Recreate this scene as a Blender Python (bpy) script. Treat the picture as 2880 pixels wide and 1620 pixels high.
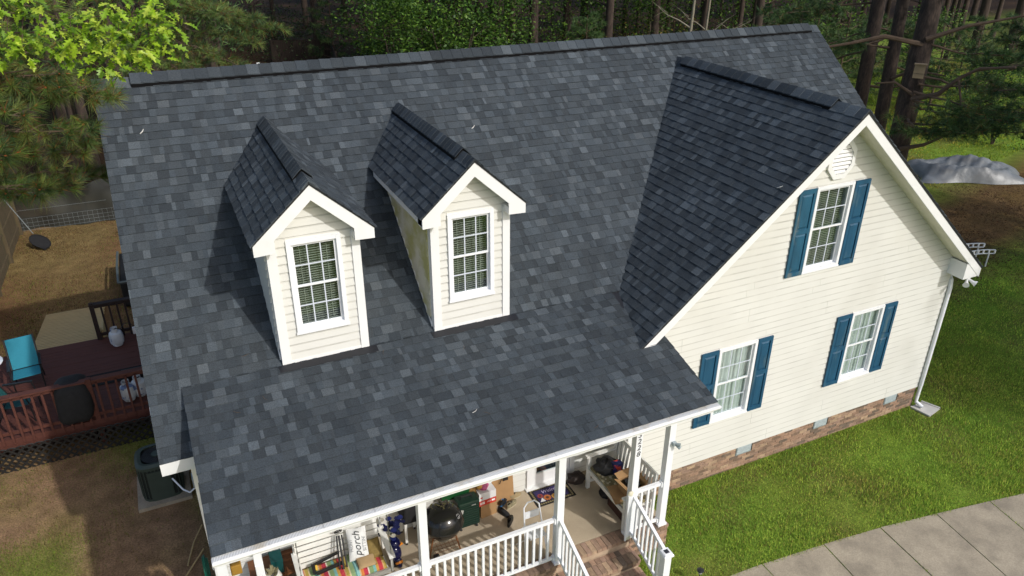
import bpy, bmesh, math, random
import numpy as np
from mathutils import Vector, Matrix

for _o in list(bpy.data.objects):
    bpy.data.objects.remove(_o)
SC = bpy.context.scene
COL = SC.collection
RND = random.Random(7)
NP = np.random.default_rng(11)

# ------------------------------------------------------------------ camera
cam_d = bpy.data.cameras.new('camera')
cam = bpy.data.objects.new('camera', cam_d)
COL.objects.link(cam)
YAW, PITCH, ROLL = 0.444, -0.470, 0.006
_f = Vector((math.sin(YAW)*math.cos(PITCH), math.cos(YAW)*math.cos(PITCH), math.sin(PITCH)))
_r = Vector((math.cos(YAW), -math.sin(YAW), 0))
_u = _r.cross(_f)
_r2 = math.cos(ROLL)*_r + math.sin(ROLL)*_u
_u2 = -math.sin(ROLL)*_r + math.cos(ROLL)*_u
cam.matrix_world = Matrix(((_r2.x, _u2.x, -_f.x, 0.735), (_r2.y, _u2.y, -_f.y, -9.457),
                           (_r2.z, _u2.z, -_f.z, 9.695), (0, 0, 0, 1)))
cam_d.sensor_width = 36.0
cam_d.lens = 26.83
cam_d.clip_start = 0.1
cam_d.clip_end = 600
SC.camera = cam

# ------------------------------------------------------------------ sky, sun, exposure
SUN = Vector((0.34, -0.72, 0.605)).normalized()
wd = bpy.data.worlds.new('World')
SC.world = wd
wd.use_nodes = True
nt = wd.node_tree
nt.nodes.clear()
sky = nt.nodes.new('ShaderNodeTexSky')
sky.sky_type = 'NISHITA'
sky.sun_disc = False
sky.sun_elevation = math.asin(SUN.z)
sky.sun_rotation = math.atan2(SUN.x, SUN.y)
sky.air_density = 1.0
sky.dust_density = 2.5
sky.ozone_density = 0.7
bg = nt.nodes.new('ShaderNodeBackground')
bg.inputs['Strength'].default_value = 0.15
wo = nt.nodes.new('ShaderNodeOutputWorld')
nt.links.new(sky.outputs[0], bg.inputs[0])
nt.links.new(bg.outputs[0], wo.inputs[0])
sd = bpy.data.lights.new('sun', 'SUN')
sd.energy = 2.35
sd.angle = math.radians(1.0)
sd.color = (1.0, 0.985, 0.96)
sun = bpy.data.objects.new('sun', sd)
COL.objects.link(sun)
sun.rotation_euler = SUN.to_track_quat('Z', 'Y').to_euler()
sun.location = (20, -30, 40)
SC.view_settings.view_transform = 'Standard'
SC.view_settings.look = 'None'
SC.view_settings.exposure = 0.10
SC.view_settings.gamma = 1.0
SC.view_settings.use_curve_mapping = False
SC.cycles.max_bounces = 6
SC.cycles.transparent_max_bounces = 8
SC.cycles.use_denoising = True

# ------------------------------------------------------------------ helpers
def hx(h, k=1.0):
    h = h.lstrip('#')
    o = []
    for i in (0, 2, 4):
        v = int(h[i:i+2], 16)/255
        o.append((v/12.92 if v <= .04045 else ((v+.055)/1.055)**2.4)*k)
    return tuple(o)

MATS = {}
def mat(name, col=(.5, .5, .5), rough=.7, var=.12, scale=6.0, bump=0.0, bscale=60.0, metal=0.0,
        attr=False, spec=.5, fine=0.0, fscale=200.0, stain=None, sstr=0.5, sscale=1.5, slo=.55, shi=.75, stretch=None, trans=0.0):
    """principled surface: colour (or the colour attribute) x soft mottling x fine grain, stains, bump"""
    if name in MATS:
        return MATS[name]
    m = bpy.data.materials.new(name)
    m.use_nodes = True
    t = m.node_tree
    N, Lk = t.nodes, t.links
    b = N['Principled BSDF']
    b.inputs['Roughness'].default_value = rough
    b.inputs['Metallic'].default_value = metal
    b.inputs['Specular IOR Level'].default_value = spec
    geo = N.new('ShaderNodeNewGeometry')
    pos = geo.outputs['Position']
    if stretch:
        vm = N.new('ShaderNodeVectorMath'); vm.operation = 'MULTIPLY'
        vm.inputs[1].default_value = stretch
        Lk.new(pos, vm.inputs[0]); pos = vm.outputs[0]
    if attr:
        a = N.new('ShaderNodeAttribute'); a.attribute_name = 'Col'
        c = a.outputs['Color']
    else:
        a = N.new('ShaderNodeRGB'); a.outputs[0].default_value = (*col, 1)
        c = a.outputs[0]
    def noise(sc, detail=3):
        n = N.new('ShaderNodeTexNoise'); n.inputs['Scale'].default_value = sc
        n.inputs['Detail'].default_value = detail
        Lk.new(pos, n.inputs['Vector'])
        return n.outputs['Fac']
    def mul(c, fac, amp):
        mr = N.new('ShaderNodeMapRange')
        mr.inputs['From Min'].default_value = .3; mr.inputs['From Max'].default_value = .7
        mr.inputs['To Min'].default_value = 1-amp; mr.inputs['To Max'].default_value = 1+amp
        Lk.new(fac, mr.inputs[0])
        v = N.new('ShaderNodeVectorMath'); v.operation = 'SCALE'
        Lk.new(c, v.inputs[0]); Lk.new(mr.outputs[0], v.inputs['Scale'])
        return v.outputs[0]
    if var:
        c = mul(c, noise(scale), var)
    if fine:
        c = mul(c, noise(fscale, 2), fine)
    if stain:
        mr = N.new('ShaderNodeMapRange')
        mr.inputs['From Min'].default_value = slo; mr.inputs['From Max'].default_value = shi
        mr.inputs['To Max'].default_value = sstr
        Lk.new(noise(sscale, 5), mr.inputs[0])
        mx = N.new('ShaderNodeMix'); mx.data_type = 'RGBA'
        Lk.new(mr.outputs[0], mx.inputs['Factor']); Lk.new(c, mx.inputs[6])
        mx.inputs[7].default_value = (*stain, 1)
        c = mx.outputs[2]
    Lk.new(c, b.inputs['Base Color'])
    if bump:
        bn = N.new('ShaderNodeBump'); bn.inputs['Strength'].default_value = bump
        bn.inputs['Distance'].default_value = .01
        Lk.new(noise(bscale, 3), bn.inputs['Height']); Lk.new(bn.outputs[0], b.inputs['Normal'])
    if trans:
        tr = N.new('ShaderNodeBsdfTranslucent'); Lk.new(c, tr.inputs['Color'])
        ms = N.new('ShaderNodeMixShader'); ms.inputs[0].default_value = trans
        Lk.new(b.outputs[0], ms.inputs[1]); Lk.new(tr.outputs[0], ms.inputs[2])
        Lk.new(ms.outputs[0], N['Material Output'].inputs['Surface'])
    MATS[name] = m
    return m

def glass_mat(name, tint=(.9, .95, .95), refl=.10):
    if name in MATS:
        return MATS[name]
    m = bpy.data.materials.new(name); m.use_nodes = True
    t = m.node_tree; N, Lk = t.nodes, t.links
    N.remove(N['Principled BSDF'])
    tr = N.new('ShaderNodeBsdfTransparent'); tr.inputs[0].default_value = (*tint, 1)
    gl = N.new('ShaderNodeBsdfGlossy'); gl.inputs['Roughness'].default_value = .02
    lw_ = N.new('ShaderNodeLayerWeight'); lw_.inputs[0].default_value = .5
    pw = N.new('ShaderNodeMath'); pw.operation = 'POWER'; pw.inputs[1].default_value = 4.0
    Lk.new(lw_.outputs['Facing'], pw.inputs[0])
    ad = N.new('ShaderNodeMath'); ad.operation = 'MULTIPLY_ADD'; ad.inputs[1].default_value = .6; ad.inputs[2].default_value = refl*.5
    Lk.new(pw.outputs[0], ad.inputs[0])
    mx = N.new('ShaderNodeMixShader')
    Lk.new(ad.outputs[0], mx.inputs[0]); Lk.new(tr.outputs[0], mx.inputs[1]); Lk.new(gl.outputs[0], mx.inputs[2])
    Lk.new(mx.outputs[0], N['Material Output'].inputs['Surface'])
    MATS[name] = m
    return m

def V3(p):
    return np.array(p, float)

class MB:
    """collects simple solids, built as one mesh object"""
    def __init__(s):
        s.v, s.f, s.c, s.col = [], [], [], None
    def add(s, vs, fs, col=None):
        o = len(s.v)
        s.v.extend([tuple(map(float, p)) for p in vs])
        s.f.extend([tuple(i+o for i in f) for f in fs])
        s.c.extend([col or s.col or (1, 1, 1)]*len(fs))
        return s
    def box(s, x0, x1, y0, y1, z0, z1, col=None):
        vs = [(x, y, z) for z in (z0, z1) for y in (y0, y1) for x in (x0, x1)]
        return s.add(vs, [(0, 2, 3, 1), (4, 5, 7, 6), (0, 1, 5, 4), (2, 6, 7, 3), (0, 4, 6, 2), (1, 3, 7, 5)], col)
    def prism(s, poly, ext, col=None):
        n = len(poly); e = V3(ext)
        a = [V3(p) for p in poly]
        nrm = sum((np.cross(a[i]-a[0], a[(i+1) % n]-a[0]) for i in range(1, n-1)), np.zeros(3))
        if np.dot(nrm, e) > 0:
            a = a[::-1]
        vs = a+[p+e for p in a]
        fs = [tuple(range(n)), tuple(range(2*n-1, n-1, -1))]+[(i, i+n, (i+1) % n+n, (i+1) % n) for i in range(n)]
        return s.add(vs, fs, col)
    def bar(s, p, q, w, h, up=(0, 0, 1), col=None):
        p, q = V3(p), V3(q); d = q-p; d /= np.linalg.norm(d)
        up = V3(up)
        if abs(np.dot(up, d)) > .98:
            up = V3((0, 1, 0))
        a = np.cross(d, up); a /= np.linalg.norm(a); b = np.cross(a, d)
        a, b = a*w/2, b*h/2
        return s.prism([p-a-b, p+a-b, p+a+b, p-a+b], q-p, col)
    def tube(s, pts, rad, n=8, col=None, cap=True):
        pts = [V3(p) for p in pts]
        if not hasattr(rad, '__len__'):
            rad = [rad]*len(pts)
        vs, fs = [], []
        ref = None
        for i, p in enumerate(pts):
            d = pts[min(i+1, len(pts)-1)]-pts[max(i-1, 0)]
            d = d/(np.linalg.norm(d)+1e-9)
            if ref is None:
                ref = np.cross(d, (0, 0, 1)) if abs(d[2]) < .9 else np.cross(d, (0, 1, 0))
            a = ref-d*np.dot(ref, d); a /= np.linalg.norm(a)+1e-9
            ref = a
            b = np.cross(d, a)
            for k in range(n):
                t = 2*math.pi*k/n
                vs.append(p+rad[i]*(math.cos(t)*a+math.sin(t)*b))
        for i in range(len(pts)-1):
            for k in range(n):
                k2 = (k+1) % n
                fs.append((i*n+k, i*n+k2, (i+1)*n+k2, (i+1)*n+k))
        if cap:
            fs.append(tuple(range(n-1, -1, -1))); fs.append(tuple((len(pts)-1)*n+k for k in range(n)))
        return s.add(vs, fs, col)
    def lathe(s, prof, c=(0, 0, 0), n=16, col=None, rot=None, sq=(1, 1)):
        vs, fs = [], []
        for r, z in prof:
            for k in range(n):
                t = 2*math.pi*k/n
                p = V3((r*math.cos(t)*sq[0], r*math.sin(t)*sq[1], z))
                if rot is not None:
                    p = np.array(rot) @ p
                vs.append(p+V3(c))
        m = len(prof)
        for i in range(m-1):
            for k in range(n):
                k2 = (k+1) % n
                fs.append((i*n+k, i*n+k2, (i+1)*n+k2, (i+1)*n+k))
        fs.append(tuple(range(n-1, -1, -1))); fs.append(tuple((m-1)*n+k for k in range(n)))
        return s.add(vs, fs, col)
    def ell(s, c, r, n=12, m=7, col=None, rot=None, pw=1.0):
        prof = []
        vs, fs = [], []
        sg = lambda x: math.copysign(abs(x)**pw, x)
        for i in range(m):
            ph = -math.pi/2+math.pi*(i+.02 if i == 0 else i-.02 if i == m-1 else i)/(m-1)
            for k in range(n):
                t = 2*math.pi*k/n
                p = V3((r[0]*sg(math.cos(ph))*sg(math.cos(t)), r[1]*sg(math.cos(ph))*sg(math.sin(t)), r[2]*sg(math.sin(ph))))
                if rot is not None:
                    p = np.array(rot) @ p
                vs.append(p+V3(c))
        for i in range(m-1):
            for k in range(n):
                k2 = (k+1) % n
                fs.append((i*n+k, i*n+k2, (i+1)*n+k2, (i+1)*n+k))
        fs.append(tuple(range(n-1, -1, -1))); fs.append(tuple((m-1)*n+k for k in range(n)))
        return s.add(vs, fs, col)
    def build(s, name, m, parent=None, smooth=False, local=False, kind=None, bevel=0, label=None):
        me = bpy.data.meshes.new(name)
        vs = np.array(s.v, float)
        ob = bpy.data.objects.new(name, me)
        if parent is not None:
            if not local:
                r = parent
                while r.parent is not None:
                    r = r.parent
                vs = vs-np.array(r.location)
            ob.parent = parent
        elif not local:
            lo, hi = vs.min(0), vs.max(0)
            base = np.array([(lo[0]+hi[0])/2, (lo[1]+hi[1])/2, lo[2]])
            vs = vs-base
            ob.location = base
        me.from_pydata([tuple(p) for p in vs], [], s.f)
        if any(c != (1, 1, 1) for c in s.c):
            at = me.color_attributes.new('Col', 'FLOAT_COLOR', 'CORNER')
            arr = np.ones((len(me.loops), 4), np.float32)
            k = 0
            for f, c in zip(s.f, s.c):
                arr[k:k+len(f), :3] = c[:3]; k += len(f)
            at.data.foreach_set('color', arr.ravel())
        if isinstance(m, (list, tuple)):
            for q in m: me.materials.append(q)
        else:
            me.materials.append(m)
        if smooth:
            me.polygons.foreach_set('use_smooth', [True]*len(me.polygons))
            try:
                me.set_sharp_from_angle(angle=math.radians(40))
            except Exception:
                pass
        COL.objects.link(ob)
        if bevel:
            bv = ob.modifiers.new('bevel', 'BEVEL'); bv.width = bevel; bv.segments = 2
            bv.limit_method = 'ANGLE'
        if kind: ob['kind'] = kind
        if label: ob['label'] = label
        return ob

def thing(name, label, cat, loc=(0, 0, 0), rz=0.0, group=None):
    o = bpy.data.objects.new(name, None)
    o.empty_display_size = .2
    COL.objects.link(o)
    o.location = loc; o.rotation_euler = (0, 0, rz)
    o['label'] = label; o['category'] = cat
    if group: o['group'] = group
    return o

def tag(o, label, cat, group=None):
    o['label'] = label; o['category'] = cat
    if group: o['group'] = group
    return o

def struct(o):
    o['kind'] = 'structure'
    return o

def raw_mesh(name, verts, tris, m, cols=None, parent=None, kind=None, local=False, nper=3):
    """fast mesh from numpy arrays; cols per face"""
    me = bpy.data.meshes.new(name)
    verts = np.asarray(verts, np.float32)
    ob = bpy.data.objects.new(name, me)
    if parent is not None:
        ob.parent = parent
        if not local:
            r = parent
            while r.parent is not None: r = r.parent
            verts = verts-np.array(r.location, np.float32)
    tris = np.asarray(tris, np.int32)
    nf = len(tris)
    me.vertices.add(len(verts)); me.vertices.foreach_set('co', verts.ravel())
    me.loops.add(nf*nper); me.loops.foreach_set('vertex_index', tris.ravel())
    me.polygons.add(nf)
    me.polygons.foreach_set('loop_start', np.arange(0, nf*nper, nper, dtype=np.int32))
    try:
        me.polygons.foreach_set('loop_total', np.full(nf, nper, np.int32))
    except Exception:
        pass
    me.update(calc_edges=True)
    if cols is not None:
        at = me.color_attributes.new('Col', 'FLOAT_COLOR', 'CORNER')
        arr = np.ones((nf, nper, 4), np.float32)
        arr[:, :, :3] = np.asarray(cols, np.float32)[:, None, :]
        at.data.foreach_set('color', arr.ravel())
    me.materials.append(m)
    COL.objects.link(ob)
    if kind: ob['kind'] = kind
    return ob

def copy_tree(o, parent=None):
    c = o.copy(); COL.objects.link(c); c.parent = parent
    for ch in list(o.children):
        copy_tree(ch, c)
    return c

def text_mesh(body, size, m, name, M, parent, depth=.002, shear=0.0, local=False, label=None):
    cu = bpy.data.curves.new('lettering', 'FONT')
    cu.body = body; cu.size = size; cu.extrude = depth; cu.shear = shear
    cu.align_x = 'CENTER'; cu.align_y = 'CENTER'; cu.resolution_u = 3
    to = bpy.data.objects.new('lettering_tmp', cu)
    COL.objects.link(to)
    bpy.context.view_layer.update()
    me = bpy.data.meshes.new_from_object(to.evaluated_get(bpy.context.evaluated_depsgraph_get()))
    bpy.data.objects.remove(to)
    me.transform(M)
    if parent is not None and not local:
        r = parent
        while r.parent is not None: r = r.parent
        me.transform(Matrix.Translation(-Vector(r.location)))
    me.materials.clear(); me.materials.append(m)
    ob = bpy.data.objects.new(name, me); COL.objects.link(ob); ob.parent = parent
    if label: ob['label'] = label
    return ob

def vnoise(x, y, sc, seed=0):
    """smooth value noise on numpy arrays, 0..1"""
    x = np.asarray(x, float)*sc+seed*17.3; y = np.asarray(y, float)*sc+seed*5.1
    xi, yi = np.floor(x), np.floor(y)
    fx, fy = x-xi, y-yi
    fx = fx*fx*(3-2*fx); fy = fy*fy*(3-2*fy)
    def h(a, b):
        s = np.sin(a*127.1+b*311.7+seed*74.7)*43758.5453
        return s-np.floor(s)
    return (h(xi, yi)*(1-fx)+h(xi+1, yi)*fx)*(1-fy)+(h(xi, yi+1)*(1-fx)+h(xi+1, yi+1)*fx)*fy

def ground_z(x, y):
    """the lot falls gently towards the left side yard"""
    x = np.asarray(x, float); y = np.asarray(y, float)
    t = np.clip((x+0.5)/7.5, 0, 1); t = t*t*(3-2*t)
    z = -.32*(1-t)-.04*np.clip((-1.6-y)/2, 0, 1)*t
    return z+.03*(vnoise(x, y, .35, 3)-.5)
# ------------------------------------------------------------------ measured dimensions (metres)
YR, ZR, LEN, M1 = 4.029, 7.186, 14.755, 0.809          # main ridge, length, main pitch
ZB = 3.927                                              # slope break where the porch roof starts, at y = 0
YME = -0.712; ZME = ZB+M1*YME                           # main eave
XP, XQ, YE, M3 = 0.417, 7.326, -2.486, 0.274            # porch roof
ZE = ZB+M3*YE
XC, ZC, YG, M2, WR = 10.668, 6.849, -1.256, 0.849, 4.026  # cross gable
YW, ZK, XWL, XWR = -0.907, 0.505, 7.0, 14.387           # wing front wall
YF = -0.22                                              # front wall under the porch
XL, YB = 0.30, 8.28                                     # left wall, back wall
FLOOR = 0.48
DORM = [(1.713, 2.942), (3.943, 5.179)]
ZDT, DOH, DEV, MD = 6.558, 0.186, 0.165, 0.908

# ------------------------------------------------------------------ materials
SH = mat('asphalt_shingle', attr=True, rough=.88, var=.10, scale=1.1, fine=.26, fscale=75, bump=.6, bscale=120, spec=.25)
DECKM = mat('roof_edge_metal', hx('1d1e22'), rough=.6, var=.1)
VENTM = mat('ridge_vent_plastic', (.004, .004, .0045), rough=.85, spec=.15)
SIDE = mat('cream_vinyl', (.67, .665, .622), rough=.45, var=.035, scale=1.3, bump=.05, bscale=40, stain=(.46, .43, .35), sstr=.30, sscale=.7, slo=.50, shi=.80)
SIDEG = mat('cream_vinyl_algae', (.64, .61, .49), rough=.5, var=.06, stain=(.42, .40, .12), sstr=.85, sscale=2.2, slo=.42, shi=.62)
WHITE = mat('white_trim', (.80, .80, .79), rough=.42, var=.03, scale=2.0, stain=(.55, .53, .47), sstr=.15, sscale=3, slo=.58, shi=.8)
LAP_SHADE = mat('siding_lap_shade', (.56, .552, .508), rough=.6, var=.15, scale=3)  # darker cream, paints in the shade below each siding lap
SOFF = mat('soffit_vinyl', (.72, .70, .58), rough=.5, var=.05)
VINYL = mat('white_vinyl', (.82, .83, .85), rough=.32, var=.02)
SASH = mat('window_grille', (.62, .66, .74), rough=.35, var=.03)
GLASS = glass_mat('window_glass', refl=.22)
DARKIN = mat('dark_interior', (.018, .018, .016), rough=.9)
BLIND = mat('blind_slats', (.40, .39, .33), rough=.5, var=.05)
CURT = mat('curtain_cloth', (.72, .72, .68), rough=.9, var=.06)
TEAL = mat('teal_shutter', hx('1b5474', .8), rough=.55, var=.14, scale=9, bump=.15, bscale=60, stain=hx('6f7a6e'), sstr=.35, sscale=7, slo=.60, shi=.72, stretch=(1, 1, .25))
TEALW = mat('teal_shutter_worn', hx('1f5a76', .8), rough=.6, var=.2, scale=9, bump=.2, bscale=60, stain=hx('8d8a78'), sstr=.75, sscale=6, slo=.52, shi=.68, stretch=(1, 1, .22))
BRICK = mat('brick_face', attr=True, rough=.85, var=.18, scale=14, fine=.15, fscale=160, bump=.4, bscale=120)
MORT = mat('mortar', hx('b09a82', .95), rough=.95, var=.18, scale=7, bump=.3, bscale=90)
CONC = mat('concrete', hx('aca08c', .84), rough=.9, var=.12, scale=1.6, fine=.14, fscale=45, bump=.25, bscale=120, stain=hx('6e665b', .8), sstr=.45, sscale=2.6, slo=.46, shi=.72)
PORCHF = mat('porch_concrete', hx('b8a890', .88), rough=.85, var=.10, scale=1.8, fine=.08, fscale=90, stain=hx('7d7258', .7), sstr=.5, sscale=1.3, slo=.5, shi=.75)
GALV = mat('galvanised', (.36, .42, .44), rough=.45, metal=.35, var=.1, scale=20)
BLACK = mat('black_plastic', (.012, .012, .013), rough=.45, var=.2)
BLACKM = mat('black_metal', (.015, .015, .016), rough=.4, var=.2, metal=.2)

# the house and everything fixed to it
house = thing('house', 'cream vinyl sided house with dark shingle roof, two dormers and a front gable wing', 'house', (7, 4, 0))

TONES = [(.0385, .0468, .0538), (.0465, .0563, .0645), (.0540, .0652, .0745), (.0660, .0793, .0900), (.0840, .0990, .1105)]
TONEW = [.22, .28, .26, .15, .09]
def tone():
    t = RND.random(); a = 0
    for c, w in zip(TONES, TONEW):
        a += w
        if t < a: break
    k = RND.uniform(.9, 1.1)
    g = RND.uniform(-.02, .02)
    return (c[0]*k*(1-g), c[1]*k, c[2]*k*(1+g))

def tab_list(O, U, Vv, W, L, e=0.1432, dark=1.0, wmin=.06, wmax=.185, off=0.0):
    """laminated shingle tabs on a slope: O bottom corner, U along the course, Vv up the slope"""
    O, U, Vv = V3(O), V3(U), V3(Vv)
    U /= np.linalg.norm(U); Vv /= np.linalg.norm(Vv)
    Nn = np.cross(U, Vv)
    if Nn[2] < 0: Nn = -Nn
    out = []
    nrow = int(math.ceil(L/e))
    last = None
    for j in range(nrow):
        u = -RND.uniform(0, .2)
        v0 = max(0.0, j*e-off-.004*RND.random()); v1 = min((j+1)*e-off+.03, L)
        if v1 < .04: continue
        hi = False
        while u < W:
            w = RND.uniform(wmin, wmax)
            if RND.random() < .12: w = RND.uniform(.035, .08)
            a, b = max(u, 0), min(u+w, W)
            u += w
            if b-a < .01: continue
            hi = not hi if RND.random() < .8 else hi
            hb = .017 if hi else .010
            ht = .0005
            c = tone(); c = tuple(q*dark*(1.0 if hi else .93) for q in c)
            vo = RND.uniform(-.002, .002)
            P = lambda uu, vv, h: O+U*uu+Vv*vv+Nn*h
            vs = [P(a, v0+vo, hb), P(b, v0+vo, hb), P(b, v1, ht), P(a, v1, ht), P(a, v0+vo, -.003), P(b, v0+vo, -.003), P(b, v1, -.003), P(a, v1, -.003)]
            out.append((j, vs, c))
    return out
TF = [(0, 1, 2, 3), (0, 4, 5, 1), (1, 5, 6, 2), (0, 3, 7, 4)]
def tabs_mesh(tabs, name, parent, kind='stuff'):
    mb = MB()
    for j, vs, c in tabs: mb.add(vs, TF, c)
    return mb.build(name, SH, parent, kind=kind)

def ridge_caps(p0, p1, sl, sr, hw=.15, e=.143, lift=.0, parent=None, dark=1.0, tail=.05, name='ridge_cap'):
    """saddle shaped cap shingles laid from p0 to p1; sl, sr = drop per metre to each side"""
    p0, p1 = V3(p0), V3(p1); d = p1-p0; Ln = np.linalg.norm(d); d /= Ln
    side = np.cross(d, (0, 0, 1)); side /= np.linalg.norm(side)
    n = max(1, int(round(Ln/e))); e = Ln/n
    for i in range(n):
        a = p0+d*(i*e-tail); b = p0+d*((i+1)*e)
        h0, h1 = lift+.016, lift+.004
        if i == 0: a = p0
        c = tuple(q*dark for q in tone())
        def ring(p, h):
            return [p-side*hw+V3((0, 0, h-hw*sl)), p-side*hw*.35+V3((0, 0, h-hw*.35*sl*.8)), p+V3((0, 0, h+.006)), p+side*hw*.35+V3((0, 0, h-hw*.35*sr*.8)), p+side*hw+V3((0, 0, h-hw*sr))]
        # thick end faces the viewer's end (p0)
        A, B = ring(a, h0), ring(b, h1)
        A2 = [q-V3((0, 0, .014)) for q in A]; B2 = [q-V3((0, 0, .014)) for q in B]
        mb = MB()
        vs = A+B+A2+B2
        fs = []
        for k in range(4):
            fs.append((k, k+1, 5+k+1, 5+k)); fs.append((10+k, 15+k, 15+k+1, 10+k+1)); fs.append((k, 10+k, 10+k+1, k+1)); fs.append((5+k, 5+k+1, 15+k+1, 15+k))
        fs += [(0, 5, 15, 10), (4, 14, 19, 9)]
        mb.add(vs, fs, c)
        mb.build(name, SH, parent)

def vent_body(p0, p1, sl, sr, hw, h, parent):
    p0, p1 = V3(p0), V3(p1); d = p1-p0; d /= np.linalg.norm(d)
    side = np.cross(d, (0, 0, 1)); side /= np.linalg.norm(side)
    poly = [p0-side*hw+V3((0, 0, -hw*sl-.01)), p0-side*hw+V3((0, 0, -hw*sl+h)), p0+V3((0, 0, h)), p0+side*hw+V3((0, 0, -hw*sr+h)), p0+side*hw+V3((0, 0, -hw*sr-.01)), p0+V3((0, 0, -.01))]
    return MB().prism(poly, p1-p0).build('ridge_vent', VENTM, parent)

# ---- main roof: slab, rake boards, shingles
mb = MB()
th = .10
poly = [(0, YME, ZME-.012), (0, YR, ZR-.012), (0, 2*YR-YME, ZME-.012), (0, 2*YR-YME, ZME-th-.012), (0, YR, ZR-th-.012), (0, YME, ZME-th-.012)]
mb.prism(poly, (LEN, 0, 0))
main_roof = mb.build('main_roof', DECKM, house)
cs1 = math.hypot(1, M1)
front = tab_list((-.02, YME-.03, ZB+M1*(YME-.03)), (1, 0, 0), (0, 1, M1), LEN+.04, (YR-YME)*cs1, off=.0725)
# leave out what lies inside the dormers and deep under the gable wing
def keep(vs):
    x = (vs[0][0]+vs[1][0])/2; y = (vs[0][1]+vs[2][1])/2; z = (vs[0][2]+vs[2][2])/2
    if XC-(ZC-z)/M2+.35 < x < XC+(ZC-z)/M2-.35 and y > YG: return False
    if x > XP+.15 and x < XQ and vs[0][1] < -.06: return False
    return True
tabs_mesh([t for t in front if keep(t[1])], 'shingle_course_field', main_roof)
back = tab_list((-.02, 2*YR-YME+.03, ZB+M1*(YME-.03)), (1, 0, 0), (0, -1, M1), LEN+.04, (YR-YME)*cs1, e=.30, wmin=.5, wmax=1.0)
tabs_mesh(back, 'back_shingle_field', main_roof)
vent_body((.52, YR, ZR+.012), (14.52, YR, ZR+.012), M1, M1, .156, .043, main_roof)
ridge_caps((.52, YR, ZR+.012), (14.52, YR, ZR+.012), M1, M1, hw=.150, lift=.049, parent=main_roof, e=.2, dark=.9)
ridge_caps((-.02, YR, ZR), (.52, YR, ZR), M1, M1, hw=.15, lift=.01, parent=main_roof, e=.18)
ridge_caps((14.52, YR, ZR), (14.775, YR, ZR), M1, M1, hw=.15, lift=.01, parent=main_roof, e=.13)
for x0, x1 in ((-.022, -.002), (LEN+.002, LEN+.022)):
    for s in (0, 1):
        y0 = YME if s == 0 else 2*YR-YME
        MB().prism([(x0, y0, ZME-.02), (x0, YR, ZR-.02), (x0, YR, ZR-.20), (x0, y0, ZME-.20)], (x1-x0, 0, 0)).build('rake_board', WHITE, house)
# eave fascia left of the porch roof, soffits
MB().box(-.022, XP+.03, YME-.022, YME-.002, ZME-.215, ZME-.03).build('fascia', WHITE, house)
MB().box(-.022, LEN+.02, 2*YR-YME, 2*YR-YME+.02, ZME-.2, ZME-.03).build('fascia', WHITE, house)
MB().box(0, LEN, YME, YF+.05, ZME-.205, ZME-.19).build('soffit', SOFF, house)

# ---- porch roof
cs3 = math.hypot(1, M3)
mb = MB()
mb.prism([(XP, .05, ZB+M3*.05-.014), (XP, YE, ZE-.014), (XP, YE, ZE-.09), (XP, .05, ZB+M3*.05-.09)], (XQ-XP, 0, 0))
porch_roof = mb.build('porch_roof', DECKM, house)
pt = tab_list((XP-.02, YE-.03, ZB+M3*(YE-.03)), (1, 0, 0), (0, 1, M3), XQ-XP+.04, (-YE+.05)*cs3)
# gable wing stands in the upper right corner of the porch roof
pt = [t for t in pt if not (t[1][0][0] > 7.0 and t[1][0][1] > -.86)]
pt.sort(key=lambda t: (V3(t[1][0])-V3(cam.location)) @ (V3(t[1][0])-V3(cam.location)))
for j, vs, c in pt[:290]:
    MB().add(vs, TF, c).build('shingle', SH, porch_roof)
tabs_mesh(pt[290:], 'shingle_field', porch_roof)
# cheek that closes the porch roof on the left where it rises off the main roof
MB().prism([(XP+.015, -.02, ZB-.06), (XP+.015, YE+.02, ZE-.07), (XP+.015, YE+.02, ZE-.17), (XP+.015, -.02, ZB-.5)], (.02, 0, 0)).build('porch_gable_board', WHITE, house)
MB().prism([(XQ-.035, YW, ZB+M3*YW-.06), (XQ-.035, YE+.02, ZE-.07), (XQ-.035, YE+.02, ZE-.21), (XQ-.035, YW, ZB+M3*YW-.21)], (.02, 0, 0)).build('porch_gable_board', WHITE, house)

# ---- cross gable roof
XE = XC+WR
cs2 = math.hypot(1, M2)
yback = 3.55
mb = MB()
zl = 3.30; xl = XC-(ZC-zl)/M2
mb.prism([(xl, YG, zl-.014), (XC, YG, ZC-.014), (XE, YG, ZC-M2*WR-.014), (XE, YG, ZC-M2*WR-.09), (XC, YG, ZC-.09), (xl, YG, zl-.09)], (0, yback-YG, 0))
gable_roof = mb.build('gable_roof', DECKM, house)
def left_keep(vs):
    x = (vs[0][0]+vs[1][0])/2; y = (vs[0][1]+vs[1][1])/2; z = vs[2][2]
    zr = ZB+(M1*y if y > 0 else M3*y)
    return z > zr-.12
gl = tab_list((xl, YG-.03, zl), (0, 1, 0), (1, 0, M2), yback-YG+.3, (XC-xl)*cs2, dark=1.0)
tabs_mesh([t for t in gl if left_keep(t[1])], 'shingle_field', gable_roof)
gr = tab_list((XE+.03, YG-.03, ZC-M2*(WR+.03)), (0, 1, 0), (-1, 0, M2), yback-YG+.3, (WR+.03)*cs2, wmin=.2, wmax=.5)
tabs_mesh([t for t in gr if left_keep(t[1])], 'shingle_field', gable_roof)
vent_body((XC, YG+.62, ZC+.012), (XC, 3.3, ZC+.012), M2, M2, .146, .038, gable_roof)
ridge_caps((XC, YG+.60, ZC+.012), (XC, 3.35, ZC+.012), M2, M2, hw=.140, lift=.044, parent=gable_roof, e=.19)
ridge_caps((XC, YG-.03, ZC), (XC, YG+.62, ZC), M2, M2, hw=.15, lift=.008, parent=gable_roof, e=.2)
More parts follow.
